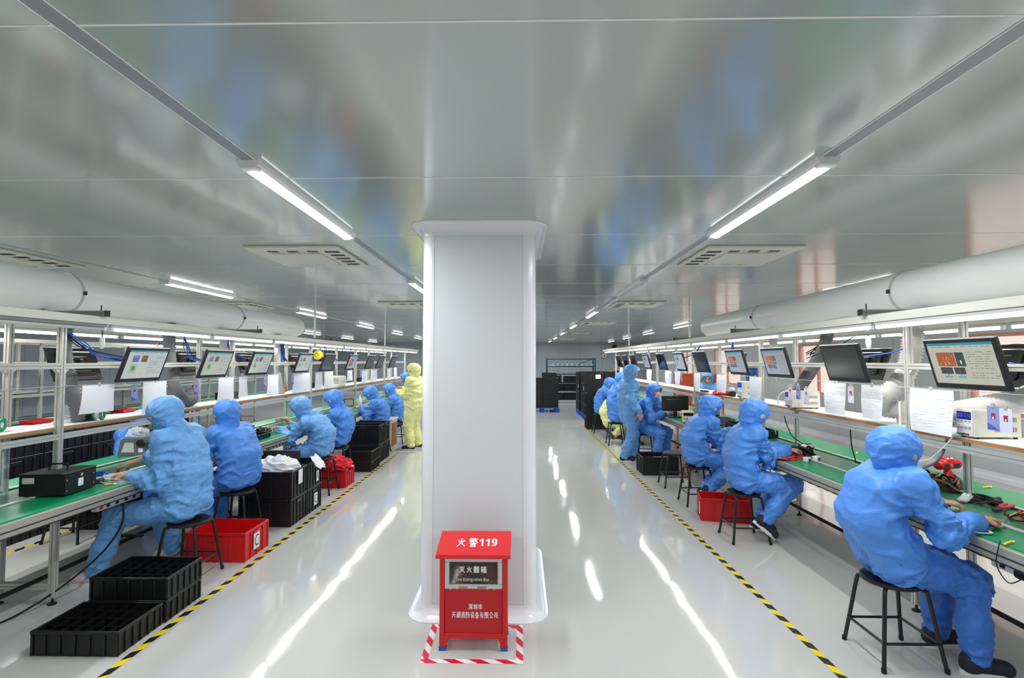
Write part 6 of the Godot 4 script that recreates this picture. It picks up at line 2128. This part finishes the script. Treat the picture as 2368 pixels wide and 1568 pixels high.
	if c.get("mask", false):
		var mk := blob([[C + l * 0.065 - hu * 0.03, C + l * 0.06 - hu * 0.085, 0.049, 0.040], [C + l * 0.088 - hu * 0.038, C + l * 0.083 - hu * 0.06, 0.028, 0.028]], 0.009, 0.01)
		part("face_mask", mesh_of([mk]), "face_mask", o)
	if c.get("straps", false):
		for e in [-1, 1]:
			var s := tube(S(), curve([C + l * 0.10 - hu * 0.045 + hs * e * 0.03, C + l * 0.125 - hu * 0.02 + hs * e * 0.05, C + l * 0.11 + hs * e * 0.075 - hu * 0.03, C + l * 0.10 + hs * e * 0.07 - hu * 0.08, C + l * 0.09 - hu * 0.085 + hs * e * 0.03], 5), 0.003, 6)
			part("mask_strap", s, "white", o)
	for i in 2:
		var fd: Vector3 = c.get("toe%d" % i, f)
		shoe_parts(legs[i][1], fd, c.get("shoe", "shoe_navy"), o)

func seat_clamp(V: PackedVector3Array, y: float) -> void:
	for i in V.size():
		var p := V[i]
		if p.y < y and p.y > 0.375 and p.x * p.x + p.z * p.z < 0.0275:
			V[i].y = y

func people() -> void:
	var L := Vector2(-1, 0)
	var Rr := Vector2(1, 0)
	person("person in a pale blue coverall with bare forearms seated nearest on the left", {hip = Vector3(-2.69, 0.605, -4.17), face = Vector2(-1, -0.05), neck = Vector3(-2.78, 1.175, -4.17), head = Vector3(-2.895, 1.315, -4.17), look = Vector3(-0.75, -0.5, -0.3),
		hl = Vector3(-3.06, 0.85, -4.02), hr = Vector3(-3.33, 0.85, -4.36), fl = Vector3(-3.31, 0.09, -4.03), fr = Vector3(-3.02, 0.09, -4.52), cell = 0.0120, amp = 0.0095, suit = "suit_pale", shoe = "shoe_pale", cuff1 = 0.35, cuff0 = 0.85,
		fat = 0.98, sw = 0.175, ua = 0.33, fa = 0.28, th = 0.5, shin = 0.44, pole = Vector3(0.35, -1, 0), flare = 0.1, bulge = 0.04, toe0 = Vector3(-1, 0, 0.12), toe1 = Vector3(-0.9, 0, 0.1)})
	person("person in a bright blue coverall with back to us, second seated on the left", {hip = Vector3(-2.80, 0.605, -5.14), face = Vector2(-1, -0.35), neck = Vector3(-2.93, 1.07, -5.18), head = Vector3(-2.975, 1.215, -5.20), look = Vector3(-0.85, -0.35, -0.55),
		hl = Vector3(-3.28, 0.86, -5.12), hr = Vector3(-3.25, 0.86, -5.42), fl = Vector3(-2.98, 0.09, -5.0), fr = Vector3(-3.1, 0.09, -5.35), cell = 0.014, amp = 0.010, suit = "suit_blue", shoe = "shoe_navy", fat = 1.0, bulge = 0.08})
	person("person in a pale coverall reaching out bare hands, third seated on the left", {hip = Vector3(-2.64, 0.605, -6.85), face = Vector2(-1, 0.05), neck = Vector3(-2.80, 0.99, -6.85), head = Vector3(-2.93, 1.13, -6.83), look = Vector3(-0.9, -0.45, -0.1),
		hl = Vector3(-3.18, 0.86, -6.74), hr = Vector3(-3.16, 0.95, -6.96), fl = Vector3(-3.0, 0.09, -6.7), fr = Vector3(-3.0, 0.09, -7.0), cell = 0.015, amp = 0.010, suit = "suit_pale", bulge = 0.1, curl = 0.6, cuff1 = 0.6, cuff0 = 0.9})
	person("person in a blue coverall with a pointed hood, fourth seated on the left", {hip = Vector3(-2.70, 0.605, -7.72), face = Vector2(-1, 0), neck = Vector3(-2.70, 1.02, -7.70), head = Vector3(-2.80, 1.17, -7.68), look = Vector3(-0.9, -0.5, 0.05),
		hl = Vector3(-3.02, 0.98, -7.6), hr = Vector3(-3.1, 0.86, -7.85), fl = Vector3(-3.02, 0.09, -7.6), fr = Vector3(-3.02, 0.09, -7.9), cell = 0.016, amp = 0.009, suit = "suit_blue", bulge = 0.07, curl = 0.6})
	person("person in a blue coverall, fifth seated on the left, behind the black crates", {hip = Vector3(-2.64, 0.605, -9.75), face = Vector2(-1, 0), neck = Vector3(-2.70, 1.0, -9.72), head = Vector3(-2.83, 1.12, -9.7), look = Vector3(-0.8, -0.65, 0.05),
		hl = Vector3(-2.98, 0.87, -9.6), hr = Vector3(-3.0, 0.86, -9.85), fl = Vector3(-3.0, 0.09, -9.6), fr = Vector3(-3.0, 0.09, -9.9), cell = 0.018, amp = 0.009, suit = "suit_blue", bulge = 0.06})
	person("person in a blue coverall, sixth seated on the left, just before the yellow suit", {hip = Vector3(-2.62, 0.605, -10.95), face = Vector2(-1, 0), neck = Vector3(-2.68, 0.99, -10.93), head = Vector3(-2.78, 1.12, -10.9), look = Vector3(-0.9, -0.4, 0.05),
		hl = Vector3(-3.0, 0.86, -10.8), hr = Vector3(-3.0, 0.86, -11.05), fl = Vector3(-3.0, 0.09, -10.8), fr = Vector3(-3.0, 0.09, -11.1), cell = 0.02, amp = 0.009, suit = "suit_blue"})
	person("person in a blue coverall partly hidden behind the yellow suit, farthest on the left", {hip = Vector3(-2.95, 0.62, -13.6), face = Vector2(-1, 0.2), neck = Vector3(-2.98, 1.12, -13.55), head = Vector3(-3.02, 1.29, -13.5), look = Vector3(-0.9, -0.5, 0.3),
		hl = Vector3(-3.2, 1.0, -13.4), hr = Vector3(-3.3, 0.9, -13.6), fl = Vector3(-3.2, 0.09, -13.4), fr = Vector3(-3.2, 0.09, -13.7), cell = 0.024, amp = 0.008, suit = "suit_blue"})
	person("person in a yellow coverall standing with back to us beside the column", {hip = Vector3(-2.10, 0.90, -10.2), face = Vector2(-1, -0.45), neck = Vector3(-2.09, 1.40, -10.2), head = Vector3(-2.12, 1.555, -10.2), look = Vector3(-0.9, -0.25, -0.2), stand = true,
		hl = Vector3(-2.42, 1.14, -10.18), hr = Vector3(-2.36, 1.18, -10.42), fl = Vector3(-2.13, 0.09, -10.08), fr = Vector3(-2.04, 0.09, -10.34), cell = 0.017, amp = 0.010, suit = "suit_yellow", shoe = "shoe_navy", sw = 0.17, bulge = 0.02, curl = 0.7, pn0 = Vector3(0.3, 0, -1), pn1 = Vector3(0.3, 0, 1), toe0 = Vector3(-1, 0, 0.2), toe1 = Vector3(-1, 0, 0.0)})
	person("person in a blue coverall bent over the far side of the left workbench, face down", {hip = Vector3(-4.44, 0.605, -6.05), face = Vector2(1, 0.3), neck = Vector3(-4.26, 0.98, -5.75), head = Vector3(-4.12, 1.07, -5.62), look = Vector3(0.8, -0.6, 0.3),
		hl = Vector3(-3.9, 0.87, -5.75), hr = Vector3(-4.02, 0.86, -5.42), fl = Vector3(-4.2, 0.09, -6.1), fr = Vector3(-4.2, 0.09, -5.8), cell = 0.017, amp = 0.009, suit = "suit_blue", sw = 0.18, faceparts = true})
	person("person in a bright blue coverall seated nearest on the right, back to us", {hip = Vector3(2.18, 0.605, -3.13), face = Vector2(1, 0.12), neck = Vector3(2.225, 1.105, -3.12), head = Vector3(2.195, 1.215, -3.12) + Vector3(0.03, 0, 0), look = Vector3(0.92, -0.32, -0.2),
		hl = Vector3(2.62, 0.86, -3.3), hr = Vector3(2.56, 0.855, -2.96), fl = Vector3(2.54, 0.09, -3.26), fr = Vector3(2.53, 0.09, -2.97), th = 0.37, cell = 0.0105, amp = 0.010, suit = "suit_blue", shoe = "shoe_navy", fat = 1.06, sw = 0.17, bulge = 0.13, pole = Vector3(-0.2, -1, 0), flare = 0.45,
		curl = 0.5, straps = true, toe1 = Vector3(1, 0, 0.15), toe0 = Vector3(1, 0, -0.1), trousers = "suit_deep"})
	person("person in blue with feet tucked back, second seated on the right", {hip = Vector3(2.19, 0.605, -5.15), face = Vector2(1, 0.05), neck = Vector3(2.27, 1.09, -5.15), head = Vector3(2.315, 1.225, -5.14), look = Vector3(0.85, -0.5, -0.1),
		hl = Vector3(2.64, 0.875, -5.30), hr = Vector3(2.62, 0.87, -5.12), fl = Vector3(2.42, 0.12, -5.32), fr = Vector3(2.33, 0.22, -5.0), cell = 0.0135, amp = 0.011, suit = "suit_blue", fat = 1.0, bulge = 0.07, flare = 0.08, curl = 0.5,
		toe0 = Vector3(1, -0.25, 0), toe1 = Vector3(0.75, -0.65, 0), knee0 = Vector3(1, 0.5, 0), knee1 = Vector3(1, 0.45, 0.1)})
	person("person in a blue coverall leaning to the bench, third seated on the right", {hip = Vector3(2.15, 0.605, -6.40), face = Vector2(1, 0.0), neck = Vector3(2.29, 1.05, -6.40), head = Vector3(2.345, 1.18, -6.39), look = Vector3(0.9, -0.4, 0.05),
		hl = Vector3(2.66, 0.87, -6.55), hr = Vector3(2.62, 0.87, -6.28), fl = Vector3(2.30, 0.12, -6.55), fr = Vector3(2.26, 0.2, -6.26), cell = 0.0145, amp = 0.011, suit = "suit_blue", bulge = 0.09, flare = 0.08, toe1 = Vector3(0.8, -0.55, 0), toe0 = Vector3(0.9, -0.3, 0), knee = Vector3(1, 0.45, 0)})
	person("person in blue with a pale face mask seated behind the black desktop monitor", {hip = Vector3(2.22, 0.605, -9.22), face = Vector2(0.8, 0.7), neck = Vector3(2.29, 1.07, -9.12), head = Vector3(2.34, 1.215, -9.05), look = Vector3(0.62, -0.25, 0.75),
		hl = Vector3(2.62, 0.86, -8.95), hr = Vector3(2.46, 0.86, -8.84), fl = Vector3(2.48, 0.09, -9.0), fr = Vector3(2.28, 0.09, -8.82), cell = 0.016, amp = 0.010, suit = "suit_blue", faceparts = true, mask = true, shoe = "shoe_navy"})
	person("person in a blue coverall standing with arms hanging on the right hazard tape", {hip = Vector3(1.90, 0.88, -9.05), face = Vector2(0.9, -0.4), neck = Vector3(1.90, 1.37, -9.06), head = Vector3(1.955, 1.535, -9.05), look = Vector3(0.85, -0.35, 0.15), stand = true,
		hl = Vector3(2.13, 0.92, -9.3), hr = Vector3(2.02, 0.87, -8.77), fl = Vector3(2.02, 0.09, -9.18), fr = Vector3(1.80, 0.09, -9.0), cell = 0.0155, amp = 0.011, suit = "suit_pale", shoe = "shoe_navy", bulge = 0.03, sw = 0.16, faceparts = true, droop = Vector3(0, -1, 0), hd0 = Vector3(0.2, -1, 0), hd1 = Vector3(0.2, -1, 0), pn0 = Vector3(0, 0, 1), pn1 = Vector3(0, 0, -1), pole = Vector3(-1, -0.2, 0), toe1 = Vector3(0.95, 0, 0.2)})
	person("person in a blue coverall seated with back to us, half hidden by the standing worker", {hip = Vector3(1.97, 0.61, -10.78), face = Vector2(1, -0.1), neck = Vector3(2.03, 1.22, -10.78), head = Vector3(2.12, 1.36, -10.78), look = Vector3(0.9, -0.4, 0),
		hl = Vector3(2.5, 0.88, -10.9), hr = Vector3(2.5, 0.88, -10.65), fl = Vector3(2.35, 0.09, -10.9), fr = Vector3(2.35, 0.09, -10.6), cell = 0.02, amp = 0.010, suit = "suit_blue"})
	person("person in a pale yellow coverall squatting low in the far right aisle", {squat = true, hip = Vector3(1.99, 0.40, -11.6), face = Vector2(1, 0.3), neck = Vector3(2.10, 0.88, -11.55), head = Vector3(2.24, 0.96, -11.52), look = Vector3(0.7, -0.8, 0),
		hl = Vector3(2.45, 0.6, -11.7), hr = Vector3(2.4, 0.6, -11.4), fl = Vector3(2.12, 0.09, -11.7), fr = Vector3(2.08, 0.09, -11.42), cell = 0.02, amp = 0.010, suit = "suit_yellow", bulge = 0.12, fat = 1.1})
	person("person in a blue coverall seated farthest on the right beside the black stacks", {hip = Vector3(1.92, 0.605, -12.5), face = Vector2(1, 0.25), neck = Vector3(2.05, 1.08, -12.45), head = Vector3(2.15, 1.20, -12.4), look = Vector3(0.85, -0.35, 0.35),
		hl = Vector3(2.48, 0.87, -12.5), hr = Vector3(2.46, 0.87, -12.25), fl = Vector3(2.3, 0.09, -12.6), fr = Vector3(2.28, 0.09, -12.3), cell = 0.02, amp = 0.010, suit = "suit_blue", faceparts = true})
	person("woman in a pale blue coverall facing us from the far side of the right workbench", {hip = Vector3(3.78, 0.84, -10.35), face = Vector2(-0.55, 0.85), neck = Vector3(3.70, 1.27, -10.24), head = Vector3(3.67, 1.415, -10.16), look = Vector3(-0.35, -0.45, 0.85), stand = true,
		hl = Vector3(3.55, 0.95, -9.9), hr = Vector3(3.38, 0.95, -10.05), fl = Vector3(3.85, 0.09, -10.3), fr = Vector3(3.66, 0.09, -10.4), cell = 0.017, amp = 0.009, suit = "suit_pale", faceparts = true, bulge = 0.05})
